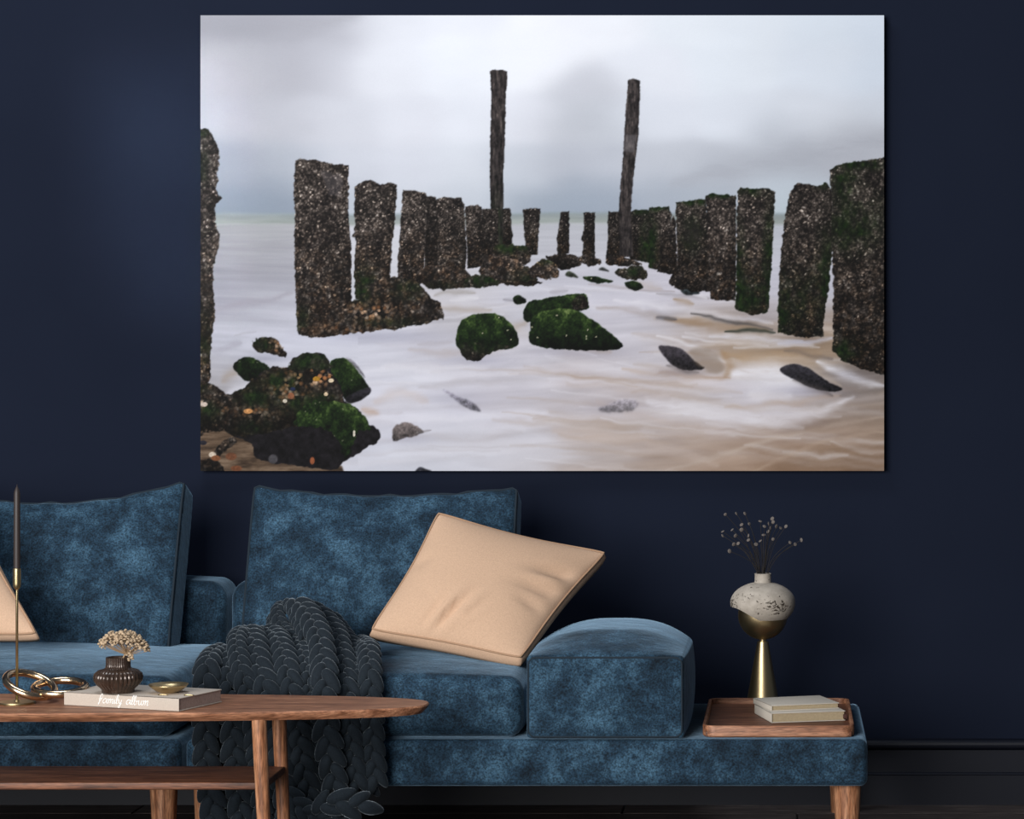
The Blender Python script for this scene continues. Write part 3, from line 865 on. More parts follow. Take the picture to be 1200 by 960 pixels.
for (cx, cy, rx, ry, col) in [(249, 533, 4, 3, (206, 190, 172)), (253, 537, 5, 3, (120, 76, 50)), (271, 535, 6, 4, (106, 68, 48)), (277, 549, 6, 3, (110, 68, 46)), (366, 540, 2.5, 4, (140, 80, 52)), (291, 482, 5, 2.6, (196, 140, 88)), (341, 464, 3.5, 3.5, (136, 88, 62)), (334, 470, 2.4, 2, (214, 204, 186)),
                              (371, 444, 4, 2.6, (170, 124, 44)), (239, 474, 4, 2.5, (196, 180, 168)), (388, 446, 3, 2.2, (226, 206, 176)), (382, 462, 2.2, 2, (214, 190, 158)), (415, 508, 1.3, 3.5, (214, 206, 190)), (238, 519, 4, 2.5, (40, 38, 46)), (320, 538, 5, 5, (70, 68, 72)), (343, 456, 3, 2, (32, 40, 66))]:
    w_ = window(cx - rx, cx + rx, cy - ry, cy + ry, 3)
    x_, y_ = PXg[w_], PYg[w_]
    mm = np.clip((1.25 - np.sqrt(((x_ - cx) / rx) ** 2 + ((y_ - cy) / ry) ** 2)) * 3, 0, 1)
    lay(w_, mm, np.array(col, float) * (0.8 + 0.4 * fbm(2, 2, 5, 2, x_, y_))[..., None])
INK += (NR.rand(GH, GW, 1) - 0.5) * 3
INK = np.clip(INK, 0, 255)
ink_lin = np.where(INK <= 0.04045 * 255, INK / 255 / 12.92, ((INK / 255 + 0.055) / 1.055) ** 2.4)
# overall ink density
ink_lin = np.clip(ink_lin * INK_DENSITY, 0.0, 0.97)

PYF = -0.026                                     # front face of the print
c0, c1 = at(PX0, PY1, PYF), at(PX1, PY0, PYF)
pic = root('picture', (0.5 * (c0.x + c1.x), -0.012, c0.z), 'large frameless print of wooden groyne posts in misty surf hung above the sofa', 'picture')
MB().add(*rbox(((c0.x + c1.x) / 2, (PYF + 0.001 - 0.004) / 2 + 0.0015, (c0.z + c1.z) / 2), (c1.x - c0.x, abs(PYF) - 0.003, c1.z - c0.z), 0.001, (1, 1, 1), rs=1)).build('panel', M['panel'], pic, smooth=False)
me = bpy.data.meshes.new('print_surface')
xs_ = np.linspace(c0.x, c1.x, GW) - pic.location.x
zs_ = np.linspace(c1.z, c0.z, GH) - pic.location.z
co = np.zeros((GH, GW, 3), np.float32)
co[..., 0] = xs_[None, :]
co[..., 1] = PYF - 0.0006 - pic.location.y
co[..., 2] = zs_[:, None]
ii = np.arange(GH * GW).reshape(GH, GW)
quads = np.stack([ii[1:, :-1], ii[1:, 1:], ii[:-1, 1:], ii[:-1, :-1]], -1).reshape(-1, 4).astype(np.int32)
me.vertices.add(GH * GW)
me.vertices.foreach_set('co', co.ravel())
me.loops.add(quads.size)
me.loops.foreach_set('vertex_index', quads.ravel())
me.polygons.add(len(quads))
me.polygons.foreach_set('loop_start', np.arange(0, quads.size, 4, dtype=np.int32))
me.update(calc_edges=True)
at_ = me.attributes.new('ink', 'FLOAT_COLOR', 'POINT')
at_.data.foreach_set('color', np.concatenate([ink_lin, np.ones((GH, GW, 1))], -1).astype(np.float32).ravel())
pm, pnt, pb = new_mat('printed_ink')
an = N(pnt, 'ShaderNodeAttribute', attribute_name='ink')
pnt.links.new(an.outputs['Color'], pb.inputs['Base Color'])
pb.inputs['Roughness'].default_value = 0.7
pb.inputs['Specular IOR Level'].default_value = 0.1
me.materials.append(pm)
po = bpy.data.objects.new('print_surface', me)
po.parent = pic
COL.objects.link(po)
# ------------------------------------------------------------------ sofas
def crown(amp_top, px=4.0, amp_front=0.0, sag=0.0):
    def fn(u, v, w, p):
        ex = (1 - abs(u) ** px)
        ey = (1 - abs(v) ** px)
        if w > 0:
            p.z += amp_top * max(ex, 0) * max(ey, 0) * w
        p.y -= amp_front * max(ex, 0) * max(1 - w * w, 0) * (1 if v < 0 else 0) * abs(v)
        return p
    return fn


def rect_loop(x0, x1, z0, z1, Y, r=0.02, k=4):
    pts = []
    for (cx, cz, a0) in ((x1 - r, z1 - r, 0), (x0 + r, z1 - r, 90), (x0 + r, z0 + r, 180), (x1 - r, z0 + r, 270)):
        for i in range(k + 1):
            a = math.radians(a0 + 90 * i / k)
            pts.append(Vector((cx + r * math.cos(a), Y, cz + r * math.sin(a))))
    return pts


def taper_leg(x, y, ztop, mat, parent, r0=0.030, r1=0.021, name='leg', dx=0.0):
    pts = [(x + dx * (1 - t), y, ztop * t) for t in (0, 0.25, 0.5, 0.75, 1)]
    MB().add(*tube(pts, [r1 + (r0 - r1) * t for t in (0, 0.25, 0.5, 0.75, 1)], 20)).build(name, mat, parent, sharp=40)


def back_cushion(parent, x0, x1, Yb, Yt, z0, z1, thick, dip, dip_pow=2.0, peak=(0.0, 0.0)):
    """boxed back cushion that leans from (Yb,z0) to (Yt,z1); corners stay up, the middle of the top edge sags"""
    w, h = x1 - x0, math.hypot(z1 - z0, Yt - Yb)
    ang = math.atan2(Yt - Yb, z1 - z0)
    rot = Matrix.Rotation(-ang, 3, 'X')

    def fn(u, v, ww, p):
        bul = max(0, 1 - abs(u) ** 2.5) * max(0, 1 - abs(ww) ** 2.5)
        p.y += (-1 if v < 0 else 1) * abs(v) * 0.035 * bul
        top = max(0.0, ww)
        p.z -= dip * (1 - abs(u) ** dip_pow) * top ** 2
        p.z += (peak[0] if u < 0 else peak[1]) * abs(u) ** 3 * top
        pinch = 0.25 * (abs(u) ** 6) * (abs(ww) ** 6)
        p.y *= 1 - pinch
        p.z += (0.0022 * math.sin(u * 19 + 1) + 0.0014 * math.sin(u * 43)) * top ** 3
        return p
    c = Vector(((x0 + x1) / 2, (Yb + Yt) / 2 + thick / 2, (z0 + z1) / 2))
    V, F = rbox(c, (w, thick, h), 0.018, (26, 5, 20), fn, rot)
    o = MB().add(V, F).build('back_cushion', M['velvet'], parent)
    # piping round the front panel
    hx, hy, hz = w / 2, thick / 2, h / 2
    loop = []
    for (a, b) in [(t, 1) for t in np.linspace(-.97, .97, 24)] + [(1, t) for t in np.linspace(.97, -.97, 16)] + [(t, -1) for t in np.linspace(.97, -.97, 24)] + [(-1, t) for t in np.linspace(-.97, .97, 16)]:
        p = Vector((a * (hx - 0.004), -hy + 0.006, b * (hz - 0.004)))
        p = Vector(fn(p.x / hx, -1 + 0.05, p.z / hz, p.copy()))
        loop.append(rot @ p + c)
    MB().add(*tube(loop, 0.0032, 6, closed=True)).build('piping', M['piping'], o)
    return o


def make_sofa(x0, x1, label, seat, seat_top, back_args, legs, frame_x):
    rt = root('sofa', ((x0 + x1) / 2, -0.5, 0), label, 'sofa')
    MB().add(*rbox(((x0 + x1) / 2, -0.505, 0.25), (x1 - x0, 0.91, 0.10), 0.016, (24, 12, 2), lambda u, v, w, p: ((p.x, -0.505 + (p.y if p.y < -0.1 or (x0 + x1) / 2 + p.x < -0.26 or x1 < 0 else -0.1 + (p.y + 0.1) * 0.42) + 0.505, p.z)))).build('base', M['velvet'], rt)
    # low back frame with a rolled top
    fx0, fx1 = frame_x
    MB().add(*rbox(((fx0 + fx1) / 2, -0.155, 0.4365), (fx1 - fx0, 0.19, 0.271), 0.04, (16, 4, 4), rs=5,
                   deform=lambda u, v, w, p: (p.x, p.y, p.z + (0.010 * (1 - u ** 8) if w > 0 else 0)))).build('back_frame', M['velvet'], rt)
    s0, s1 = seat
    MB().add(*rbox(((s0 + s1) / 2, -0.615, 0.366), (s1 - s0, 0.672, 0.130), 0.034, (26, 18, 4), crown(seat_top, 2.6, 0.012), rs=5)).build('seat_cushion', M['velvet'], rt)
    back_cushion(rt, *back_args)
    for lx, ly in legs:
        taper_leg(lx, ly, 0.202, M['leg_wood'], rt)
    return rt


sofa = make_sofa(-1.277, 0.176, 'long blue velvet sofa whose base runs on past a square armrest as a bench',
                 (-1.262, -0.560), 0.030,
                 (-1.276, -0.640, -0.44, -0.285, 0.40, 0.787, 0.12, 0.022, 2.0, (0.008, 0.004)),
                 [(-1.243, -0.90), (0.134, -0.90), (-1.243, -0.12), (0.134, -0.12)], (-1.338, -0.63))
# squared armrest cushion with piped front
ax0, ax1 = -0.551, -0.216


def arm_fn(u, v, w, p):
    e = max(0, 1 - abs(u) ** 2.7)
    d = max(0, 1 - max(0, -v) ** 10)
    back = max(0.0, 1 - max(0, v) ** 6)
    if w > 0:
        p.z += 0.041 * e * min(1, ((v + 1) * 1.6) ** 0.8) * back * w
    if w > 0:
        p.z -= 0.030 * max(0, v) ** 2 * abs(u) ** 3 * w
    p.x += (0.014 if u > 0 else -0.004) * abs(u) * max(0, 1 - v * v) * max(0, 1 - w * w * 0.6)
    p.y -= 0.006 * e * max(0, 1 - w * w) if v < 0 else 0
    return p


arm = MB().add(*rbox(((ax0 + ax1) / 2, -0.6875, 0.390), (ax1 - ax0, 0.535, 0.176), 0.008, (22, 24, 10), arm_fn)).build('armrest', M['velvet'], sofa)
MB().add(*tube(rect_loop(ax0 + 0.004, ax1 - 0.004, 0.306, 0.474, -0.953, 0.014), 0.0028, 6, closed=True)).build('piping', M['piping'], arm)

sofa_l = make_sofa(-2.72, -1.287, 'blue velvet sofa at left behind the coffee table with tan pillow corner',
                   (-2.70, -1.305), 0.030,
                   (-2.09, -1.435, -0.46, -0.30, 0.40, 0.795, 0.12, 0.050, 2.0, (0.0, 0.014)),
                   [(-1.337, -0.90), (-2.66, -0.90), (-1.337, -0.12), (-2.66, -0.12)], (-2.70, -1.350))


# ------------------------------------------------------------------ throw pillows
def pillow(name, label, TL, TR, BR, BL, thick, wrinkles):
    TL, TR, BR, BL = (Vector(p) for p in (TL, TR, BR, BL))
    nrm = (TR - BL).cross(TL - BR).normalized()
    if nrm.y > 0:
        nrm = -nrm
    base = (BL + BR) / 2
    rt = root(name, base, label, 'pillow', None)

    def surf(u, v):       # -1..1
        # sides pulled in a little between the corners
        uu = u * (1 - 0.070 * (1 - v * v) - 0.035 * u ** 6 * v ** 6)
        vv = v * (1 - (0.085 if v > 0 else 0.045) * (1 - u * u) - 0.035 * u ** 6 * v ** 6)
        a, b = (uu + 1) / 2, (vv + 1) / 2
        return (BL * (1 - a) + BR * a) * (1 - b) + (TL * (1 - a) + TR * a) * b

    nn = 40
    idx, V, F = {}, [], []

    def wr(u, v):
        h = 0
        for (cu, cv, su, sv, amp, ang) in wrinkles:
            du, dv = u - cu, v - cv
            ru = du * math.cos(ang) + dv * math.sin(ang)
            rv = -du * math.sin(ang) + dv * math.cos(ang)
            h += 0.75 * amp * math.exp(-(ru / su) ** 2 - (rv / sv) ** 2)
        return h
    g = thick * 0.42
    for side in (0, 1):
        for i in range(nn + 1):
            for j in range(nn + 1):
                u, v = -1 + 2 * i / nn, -1 + 2 * j / nn
                u, v = math.copysign(abs(u) ** 0.85, u), math.copysign(abs(v) ** 0.85, v)
                bul = (max(0, 1 - abs(u) ** 2.4) * max(0, 1 - abs(v) ** 2.4)) ** 0.75
                p = surf(u, v)
                if side == 0:
                    p = p + nrm * (bul * thick * 0.62 + wr(u, v) * min(1, 6 * min(1 - abs(u), 1 - abs(v))))
                else:
                    p = p - nrm * (g + bul * thick * 0.30)
                idx[side, i, j] = len(V)
                V.append(p)
    for side in (0, 1):
        for i in range(nn):
            for j in range(nn):
                q = (idx[side, i, j], idx[side, i + 1, j], idx[side, i + 1, j + 1], idx[side, i, j + 1])
                F.append(q if side == 0 else tuple(reversed(q)))
    ring = [(i, 0) for i in range(nn)] + [(nn, j) for j in range(nn)] + [(i, nn) for i in range(nn, 0, -1)] + [(0, j) for j in range(nn, 0, -1)]
    # gusset with a bulging middle row
    mid = []
    cen = (TL + TR + BL + BR) / 4
    for (i, j) in ring:
        a, b = V[idx[0, i, j]], V[idx[1, i, j]]
        m = (a + b) / 2
        out = (m - (cen - nrm * g / 2))
        out = out - nrm * out.dot(nrm)
        mid.append(len(V))
        V.append(m + out.normalized() * 0.007)
    for k in range(len(ring)):
        k2 = (k + 1) % len(ring)
        a, b = idx[(0,) + ring[k]], idx[(0,) + ring[k2]]
        c, d = idx[(1,) + ring[k]], idx[(1,) + ring[k2]]
        F.append((b, a, mid[k], mid[k2]))
        F.append((mid[k2], mid[k], c, d))
    cov = MB().add(V, F).build('cover', M['tan'], rt)
    loop = [V[idx[(0,) + r]] + nrm * 0.0008 for r in ring]
    MB().add(*tube(loop, 0.0024, 6, closed=True)).build('piping', M['tan_piping'], rt)
    return rt


pillow('throw_pillow', 'large tan linen pillow tilted against the right back cushion',
       at(512, 599, -0.50), at(713, 647, -0.50), at(611, 773, -0.80), at(432, 739, -0.77), 0.085,
       [(-0.22, -0.64, 0.045, 0.30, 0.016, -0.30), (0.0, -0.66, 0.045, 0.30, 0.015, -0.42), (-0.11, -0.66, 0.05, 0.26, -0.014, -0.35), (-0.33, -0.7, 0.04, 0.2, -0.008, -0.2),
        (0.12, -0.75, 0.03, 0.2, 0.006, -0.8), (0.74, 0.36, 0.28, 0.10, -0.020, 0.25), (0.70, 0.02, 0.28, 0.09, -0.018, 0.1), (0.78, 0.19, 0.25, 0.06, 0.008, 0.2), (0.72, -0.25, 0.2, 0.07, -0.010, -0.2),
        (-0.55, -0.45, 0.03, 0.2, -0.004, 0.9), (-0.95, 0.1, 0.14, 0.10, -0.014, 0)])
pillow('throw_pillow', 'tan linen pillow cut off by the left frame edge on the left sofa',
       at(-215, 605, -0.55), at(-48, 566, -0.55), at(46, 745, -0.80), at(-150, 750, -0.80), 0.08, [(0.2, -0.2, 0.06, 0.4, 0.005, 0.3)])

# ------------------------------------------------------------------ chunky knitted throw
CH = {
    'A': [(262, 763, -.80), (250, 768, -.88), (244, 780, -.965), (242, 800, -1.0), (241, 850, -1.01), (243, 900, -1.01), (250, 950, -1.01), (253, 1000, -1.01)],
    'B': [(280, 764, -.82), (271, 772, -.90), (268, 790, -.97), (270, 810, -1.0), (273, 850, -1.01), (277, 900, -1.01), (283, 950, -1.01), (287, 1000, -1.01)],
    'C': [(283, 741, -.80), (278, 749, -.86), (279, 765, -.93), (284, 790, -.99), (290, 812, -1.01), (297, 850, -1.015), (302, 900, -1.015), (308, 950, -1.015), (312, 1000, -1.015)],
    'D': [(291, 740, -.76), (296, 750, -.84), (300, 765, -.91), (306, 790, -.98), (314, 812, -1.02), (322, 850, -1.03), (330, 900, -1.03), (338, 950, -1.03), (342, 1000, -1.03)],
    'E': [(311, 740, -.72), (322, 746, -.80), (328, 756, -.87), (333, 770, -.93), (338, 790, -.99), (343, 812, -1.02), (350, 850, -1.025), (356, 900, -1.025), (364, 935, -1.03), (368, 950, -1.03)],
    'F': [(330, 737, -.68), (344, 747, -.78), (352, 758, -.86), (358, 775, -.94), (362, 795, -.99), (362, 815, -1.01), (362, 850, -1.01), (366, 900, -1.01), (374, 940, -1.02)],
    'G': [(347, 708, -.70), (358, 717, -.76), (368, 732, -.83), (375, 750, -.90), (379, 775, -.97), (381, 800, -1.03), (382, 850, -1.05), (386, 880, -1.05), (390, 905, -1.05), (394, 928, -1.05)],
    'H': [(339, 706, -.67), (344, 714, -.72), (349, 725, -.77), (355, 737, -.82), (360, 750, -.86)],
    'J': [(331, 710, -.66), (326, 716, -.70), (327, 727, -.73), (334, 738, -.76), (342, 746, -.80)],
    'K': [(322, 722, -.66), (320, 730, -.69), (324, 738, -.72), (332, 745, -.76)],
    'L': [(360, 711, -.66), (378, 724, -.72), (390, 738, -.78), (398, 755, -.85), (404, 780, -.93), (407, 810, -1.0), (409, 850, -1.02), (413, 880, -1.02), (416, 905, -1.02), (420, 930, -1.02)],
    'O': [(385, 722, -.62), (398, 740, -.70), (410, 757, -.80), (417, 775, -.90), (421, 800, -.97), (424, 850, -.99), (427, 900, -.99), (431, 930, -1.0)],
    'P': [(418, 753, -.72), (427, 757, -.82), (432, 765, -.90), (434, 790, -.98), (435, 820, -1.0), (436, 850, -1.01), (438, 890, -1.01), (441, 922, -1.01)],
    'Q': [(376, 950, -1.08), (390, 941, -1.09), (408, 942, -1.09), (424, 944, -1.08), (441, 934, -1.05)],
    'S': [(338, 930, -1.05), (352, 946, -1.06), (366, 955, -1.07), (385, 960, -1.07), (410, 958, -1.06), (430, 952, -1.05)],
}
WID = {'A': 15, 'B': 15, 'C': 12, 'D': 15, 'E': 14, 'F': 12, 'G': 15, 'H': 9, 'J': 9, 'K': 8, 'L': 13, 'O': 12, 'P': 13, 'Q': 15, 'S': 12}
throw = root('knitted_throw', at(330, 1000, -1.0), 'chunky charcoal knitted throw draped over the sofa seat edge to the floor', 'blanket')
sheet_rows = []
for key, raw in CH.items():
    path = catmull([at(*p) for p in raw], 14)
    # arc length
    d = [0.0]
    for i in range(1, len(path)):
        d.append(d[-1] + (path[i] - path[i - 1]).length)
    L = d[-1]

    def point(s):
        s = max(0, min(L, s))
        i = int(np.searchsorted(d, s))
        i = max(1, min(len(path) - 1, i))
        t = (s - d[i - 1]) / max(1e-9, d[i] - d[i - 1])
        return path[i - 1].lerp(path[i], t)
    w = WID[key] / 545.0
    step = w * 1.42
    mb = MB()
    k = 0
    s = step * 0.3
    while s < L - (step * 0.7 if key in 'QS' else 0):
        for side in (-1, 1):
            ss = s + (step * 0.5 if side > 0 else 0)
            p = point(ss)
            T = (point(ss + 0.01) - point(ss - 0.01)).normalized()
            Nn = Vector((0.0, -1.0, 0.75))
            if key in 'QS':
                Nn = Vector((0, -1, 0.2))
            Nn = (Nn - T * Nn.dot(T)).normalized()
            B = T.cross(Nn).normalized()
            if B.x < 0 and key not in 'QS':
                B = -B
            jit = 1 + R.uniform(-.08, .08)
            an = math.radians(27 + R.uniform(-5, 5))
            ax = T * math.cos(an) + B * side * math.sin(an)
            bx = ax.cross(Nn).normalized()
            c = p + B * side * w * 0.50 + Nn * 0.002
            tilt = (ax * 0.97 - Nn * 0.20).normalized()
            nx = bx.cross(tilt).normalized()
            mb.add(*uv_ellipsoid(c, (tilt * step * 0.78 * jit, bx * w * 0.50 * jit, nx * w * 0.50), 14, 10, 0.18))
        s += step
        k += 1
    mb.build('braid', M['wool'], throw)
    if key in 'ABCDEFGLOP':
        sheet_rows.append([point(L * t) for t in np.linspace(0.0, 0.985, 26)])
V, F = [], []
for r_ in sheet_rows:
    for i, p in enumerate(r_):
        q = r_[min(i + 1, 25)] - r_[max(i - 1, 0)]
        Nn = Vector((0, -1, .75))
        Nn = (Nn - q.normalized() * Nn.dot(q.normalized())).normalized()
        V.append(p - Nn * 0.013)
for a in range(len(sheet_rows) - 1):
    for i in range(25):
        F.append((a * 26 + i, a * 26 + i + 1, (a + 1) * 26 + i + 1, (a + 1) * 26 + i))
MB().add(V, F).build('gap_shade_sheet', M['wool_shadow'], throw)  # added dark sheet behind the braids, so the gaps between them read as shade

# ------------------------------------------------------------------ coffee table
TZ = 0.42
tcx, tcy, tha, thb = -1.610, -1.275, 0.895, 0.150
table = root('coffee_table', (tcx, tcy, 0), 'oval walnut coffee table with lower shelf in front of the sofas', 'table')


def oval(ha, hb, e=2.6, n=120):
    out = []
    for k in range(n):
        a = 2 * math.pi * k / n
        c, s = math.cos(a), math.sin(a)
        out.append((tcx + ha * math.copysign(abs(c) ** (2 / e), c), tcy + hb * math.copysign(abs(s) ** (2 / e), s)))
    return out


mb = MB()
layers = [(0.0, 0.94, -0.018), (0.012, 1, -0.006), (0.0145, 1, -0.001), (0.0135, 1, 0.0)]
V, F = [], []
rings = [(tha - 0.012, thb - 0.012, TZ - 0.018), (tha - 0.002, thb - 0.002, TZ - 0.008), (tha, thb, TZ - 0.003), (tha - 0.002, thb - 0.002, TZ)]
nn = 120
for (a, b, z) in rings:
    V += [(x, y, z) for x, y in oval(a, b)]
for i in range(3):
    for k in range(nn):
        k2 = (k + 1) % nn
        F.append((i * nn + k, i * nn + k2, (i + 1) * nn + k2, (i + 1) * nn + k))
F.append(tuple(reversed(range(nn))))
F.append(tuple(3 * nn + k for k in range(nn)))
MB().add(V, F).build('table_top', M['walnut'], table, sharp=35)
SZ = 0.278
shx = -1.022
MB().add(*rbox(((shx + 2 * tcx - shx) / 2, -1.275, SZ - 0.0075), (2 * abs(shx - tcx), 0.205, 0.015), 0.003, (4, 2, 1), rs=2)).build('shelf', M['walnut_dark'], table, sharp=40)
for (lx, ly) in ((-1.033, -1.382), (-1.037, -1.168), (2 * tcx + 1.033, -1.382), (2 * tcx + 1.037, -1.168)):
    dx = 0.018 if lx > tcx else -0.018
    pts = [(lx + dx * (1 - t), ly, (TZ - 0.017) * t) for t in np.linspace(0, 1, 6)]
    MB().add(*tube(pts, [0.0115 + 0.0035 * t for t in np.linspace(0, 1, 6)], 18)).build('leg', M['leg_wood'], table, sharp=40)

# candle and holder
cb = Vector((-1.538, -1.284, TZ))
ch = root('candle_holder', cb, 'tall thin brass candle holder with round base at left of the table', 'candle holder')
MB().add(*lathe(cb, [(0.0355, 0), (0.0360, 0.002), (0.0350, 0.0045), (0.006, 0.0048), (0.0045, 0.008), (0.0, 0.008)], 44)).build('base', M['brass'], ch, sharp=35)
MB().add(*lathe(cb, [(0.0026, 0.006), (0.0026, 0.232)], 14)).build('stem', M['brass'], ch)
MB().add(*lathe(cb, [(0.0026, 0.228), (0.0045, 0.230), (0.0072, 0.234), (0.0078, 0.240), (0.0078, 0.271), (0.0069, 0.271), (0.0069, 0.250), (0.0, 0.250)], 24, cap_bottom=False)).build('cup', M['brass'], ch, sharp=40)
cd = root('candle', cb + Vector((0, 0, 0.252)), 'dark brown unlit taper candle in the thin brass holder', 'candle')
MB().add(*lathe(cb, [(0.0064, 0.251), (0.0066, 0.30), (0.0062, 0.420), (0.0052, 0.426), (0.0022, 0.4335), (0.0006, 0.436)], 20)).build('wax', M['candle'], cd, sharp=50)
MB().add(*tube([cb + Vector((0, 0, 0.434)), cb + Vector((0.0003, 0, 0.4395))], 0.0007, 6)).build('wick', M['candle'], cd)

# interlinked rings
rg = root('link_ornament', at(52, 818, -1.26), 'two interlocked polished bronze rings lying behind the candle holder', 'ornament')


def torus(c, Rr, r, rot, seg=64, ms=18):
    V, F = [], []
    for i in range(seg):
        a = 2 * math.pi * i / seg
        for j in range(ms):
            b = 2 * math.pi * j / ms
            p = Vector(((Rr + r * math.cos(b)) * math.cos(a), (Rr + r * math.cos(b)) * math.sin(a), r * math.sin(b)))
            V.append(rot @ p + Vector(c))
    for i in range(seg):
        for j in range(ms):
            i2, j2 = (i + 1) % seg, (j + 1) % ms
            F.append((i * ms + j, i2 * ms + j, i2 * ms + j2, i * ms + j2))
    return V, F


rotA = Matrix.Rotation(math.radians(22), 3, 'Y') @ Matrix.Rotation(math.radians(13), 3, 'X')
rotB = Matrix.Rotation(math.radians(2), 3, 'Y') @ Matrix.Rotation(math.radians(9), 3, 'X')
ca = at(35.5, 802.5, -1.262)
cbn = at(70.5, 805.5, -1.25)
MB().add(*torus(ca, 0.0490, 0.0078, rotA)).build('ring', M['bronze'], rg)
MB().add(*torus(cbn, 0.0500, 0.0078, rotB)).build('ring', M['bronze'], rg)

# album
aang = math.radians(-21)
arot = Matrix.Rotation(aang, 3, 'Z')
AW, AD, AH = 0.270, 0.150, 0.0265
afr = Vector((-1.186, -1.402, TZ))
ac = afr + arot @ Vector((-AW / 2, AD / 2, AH / 2))
al = root('photo_album', ac - Vector((0, 0, AH / 2)), 'thick cream linen book lettered family album on the coffee table', 'book')


def abox(lx, ly, lz, sx, sy, sz, r=0.0012):
    return rbox(ac + arot @ Vector((lx, ly, lz)), (sx, sy, sz), r, (1, 1, 1), None, arot, 2)


mb = MB()
mb.add(*abox(0, 0, AH / 2 - 0.0012, AW, AD, 0.0024))
mb.add(*abox(0, 0, -AH / 2 + 0.0012, AW, AD, 0.0024))
mb.add(*abox(0, -AD / 2 + 0.0012, 0, AW, 0.0024, AH))
mb.build('cover', M['linen_cover'], al, sharp=40)
MB().add(*abox(-0.0005, 0.0005, 0, AW - 0.003, AD - 0.004, AH - 0.0046, 0.0008)).build('pages', M['album_pages'], al, smooth=False)
# handwritten lettering, one stroke path per letter; units: x-height 1
GL = {
    'f': ([[(0.0, -0.1), (0.35, 0.35), (0.75, 1.2), (0.85, 1.75), (0.65, 1.95), (0.42, 1.6), (0.30, 0.8), (0.22, 0.0), (0.05, -0.35)], [(0.02, 0.85), (0.4, 0.95), (0.8, 0.95)]], 0.95),
    'a': ([[(0.85, 0.85), (0.55, 1.0), (0.2, 0.8), (0.05, 0.4), (0.15, 0.08), (0.4, 0.05), (0.7, 0.45), (0.9, 0.98), (0.82, 0.4), (0.9, 0.05), (1.1, 0.12)]], 1.05),
    'm': ([[(0.0, 0.75), (0.15, 0.98), (0.22, 0.7), (0.12, 0.0)], [(0.14, 0.3), (0.35, 0.85), (0.55, 0.98), (0.62, 0.75), (0.52, 0.0)], [(0.54, 0.3), (0.78, 0.85), (1.0, 0.98), (1.06, 0.7), (0.98, 0.15), (1.08, 0.02), (1.25, 0.15)]], 1.25),
    'i': ([[(0.0, 0.2), (0.2, 0.95), (0.12, 0.25), (0.2, 0.03), (0.4, 0.18)], [(0.25, 1.38), (0.28, 1.44)]], 0.42),
    'l': ([[(0.0, 0.2), (0.3, 0.85), (0.5, 1.6), (0.42, 1.95), (0.25, 1.75), (0.14, 0.9), (0.14, 0.25), (0.26, 0.03), (0.45, 0.2)]], 0.48),
    'y': ([[(0.0, 0.75), (0.14, 0.98), (0.16, 0.45), (0.3, 0.1), (0.55, 0.3), (0.75, 0.95), (0.62, 0.2), (0.5, -0.55), (0.25, -0.8), (0.1, -0.55), (0.4, -0.15), (0.85, 0.15)]], 0.95),
    'b': ([[(0.0, 0.2), (0.3, 0.9), (0.48, 1.65), (0.4, 1.95), (0.25, 1.75), (0.13, 0.9), (0.12, 0.25), (0.3, 0.02), (0.6, 0.2), (0.66, 0.6), (0.5, 0.85), (0.75, 0.75), (0.95, 0.8)]], 0.92),
    'u': ([[(0.0, 0.8), (0.15, 0.98), (0.14, 0.4), (0.25, 0.05), (0.5, 0.15), (0.7, 0.6), (0.78, 0.98), (0.72, 0.4), (0.8, 0.04), (1.0, 0.18)]], 0.98),
    ' ': ([], 0.75),
}
text, adv = 'family album', 0.0
unit = 0.0092
total = 1.22 * sum(GL[c][1] for c in text) * unit
mb = MB()
x0 = 0.006 - total / 2
for chx in text:
    strokes, wdt = GL[chx]
    for st in strokes:
        pts = [ac + arot @ Vector((x0 + 1.22 * adv * unit + 1.18 * (px + 0.12 * py) * unit, -AD / 2 - 0.0003, (py - 0.50) * unit)) for px, py in st]
        pp = catmull(pts, 5)
        rr = [0.00105 if (pp[min(i + 1, len(pp) - 1)].z < pp[max(i - 1, 0)].z) else 0.0006 for i in range(len(pp))]
        mb.add(*tube(pp, rr, 6))
    adv += wdt
mb.build('lettering', M['white_ink'], al)

# ribbed vase with dried flower head
AT = TZ + AH
vb = Vector((-1.328, -1.312, AT))
vs = root('ribbed_vase', vb, 'small brown glazed ribbed vase standing on the cream album', 'vase')
vp = [(0.0300, 0), (0.0318, 0.001), (0.0318, 0.006), (0.0335, 0.009), (0.041, 0.016), (0.0460, 0.024), (0.0472, 0.031), (0.0455, 0.038), (0.038, 0.0445), (0.0275, 0.0475), (0.0242, 0.050), (0.0236, 0.056), (0.0238, 0.0700), (0.0225, 0.0705), (0.0205, 0.0695), (0.0205, 0.045), (0.0, 0.02)]
amp = [0, 0.0, .012, .03, .045, .05, .05, .05, .045, .04, .04, .035, .03, .01, 0, 0, 0]
MB().add(*lathe(vb, vp, 192, lambda a, i: 1 + amp[i] * (abs(math.cos(a * 16)) - 0.5) * 1.3)).build('body', M['glaze'], vs, sharp=60)
fl = root('dried_flower', vb + Vector((0, 0, 0.03)), 'cream dried flower head with tiny florets in the ribbed brown vase', 'flower')
fo = vb + Vector((0.009, 0, 0.066))
MB().add(*tube(catmull([vb + Vector((0.0, 0, 0.026)), vb + Vector((0.006, 0, 0.05)), fo, fo + Vector((0.008, 0, 0.016))], 5), 0.0016, 8)).build('stem', M['floret_stem'], fl)
head = MB()
twigs = MB()
hc = fo + Vector((0.010, 0, 0.012))
rr = random.Random(5)
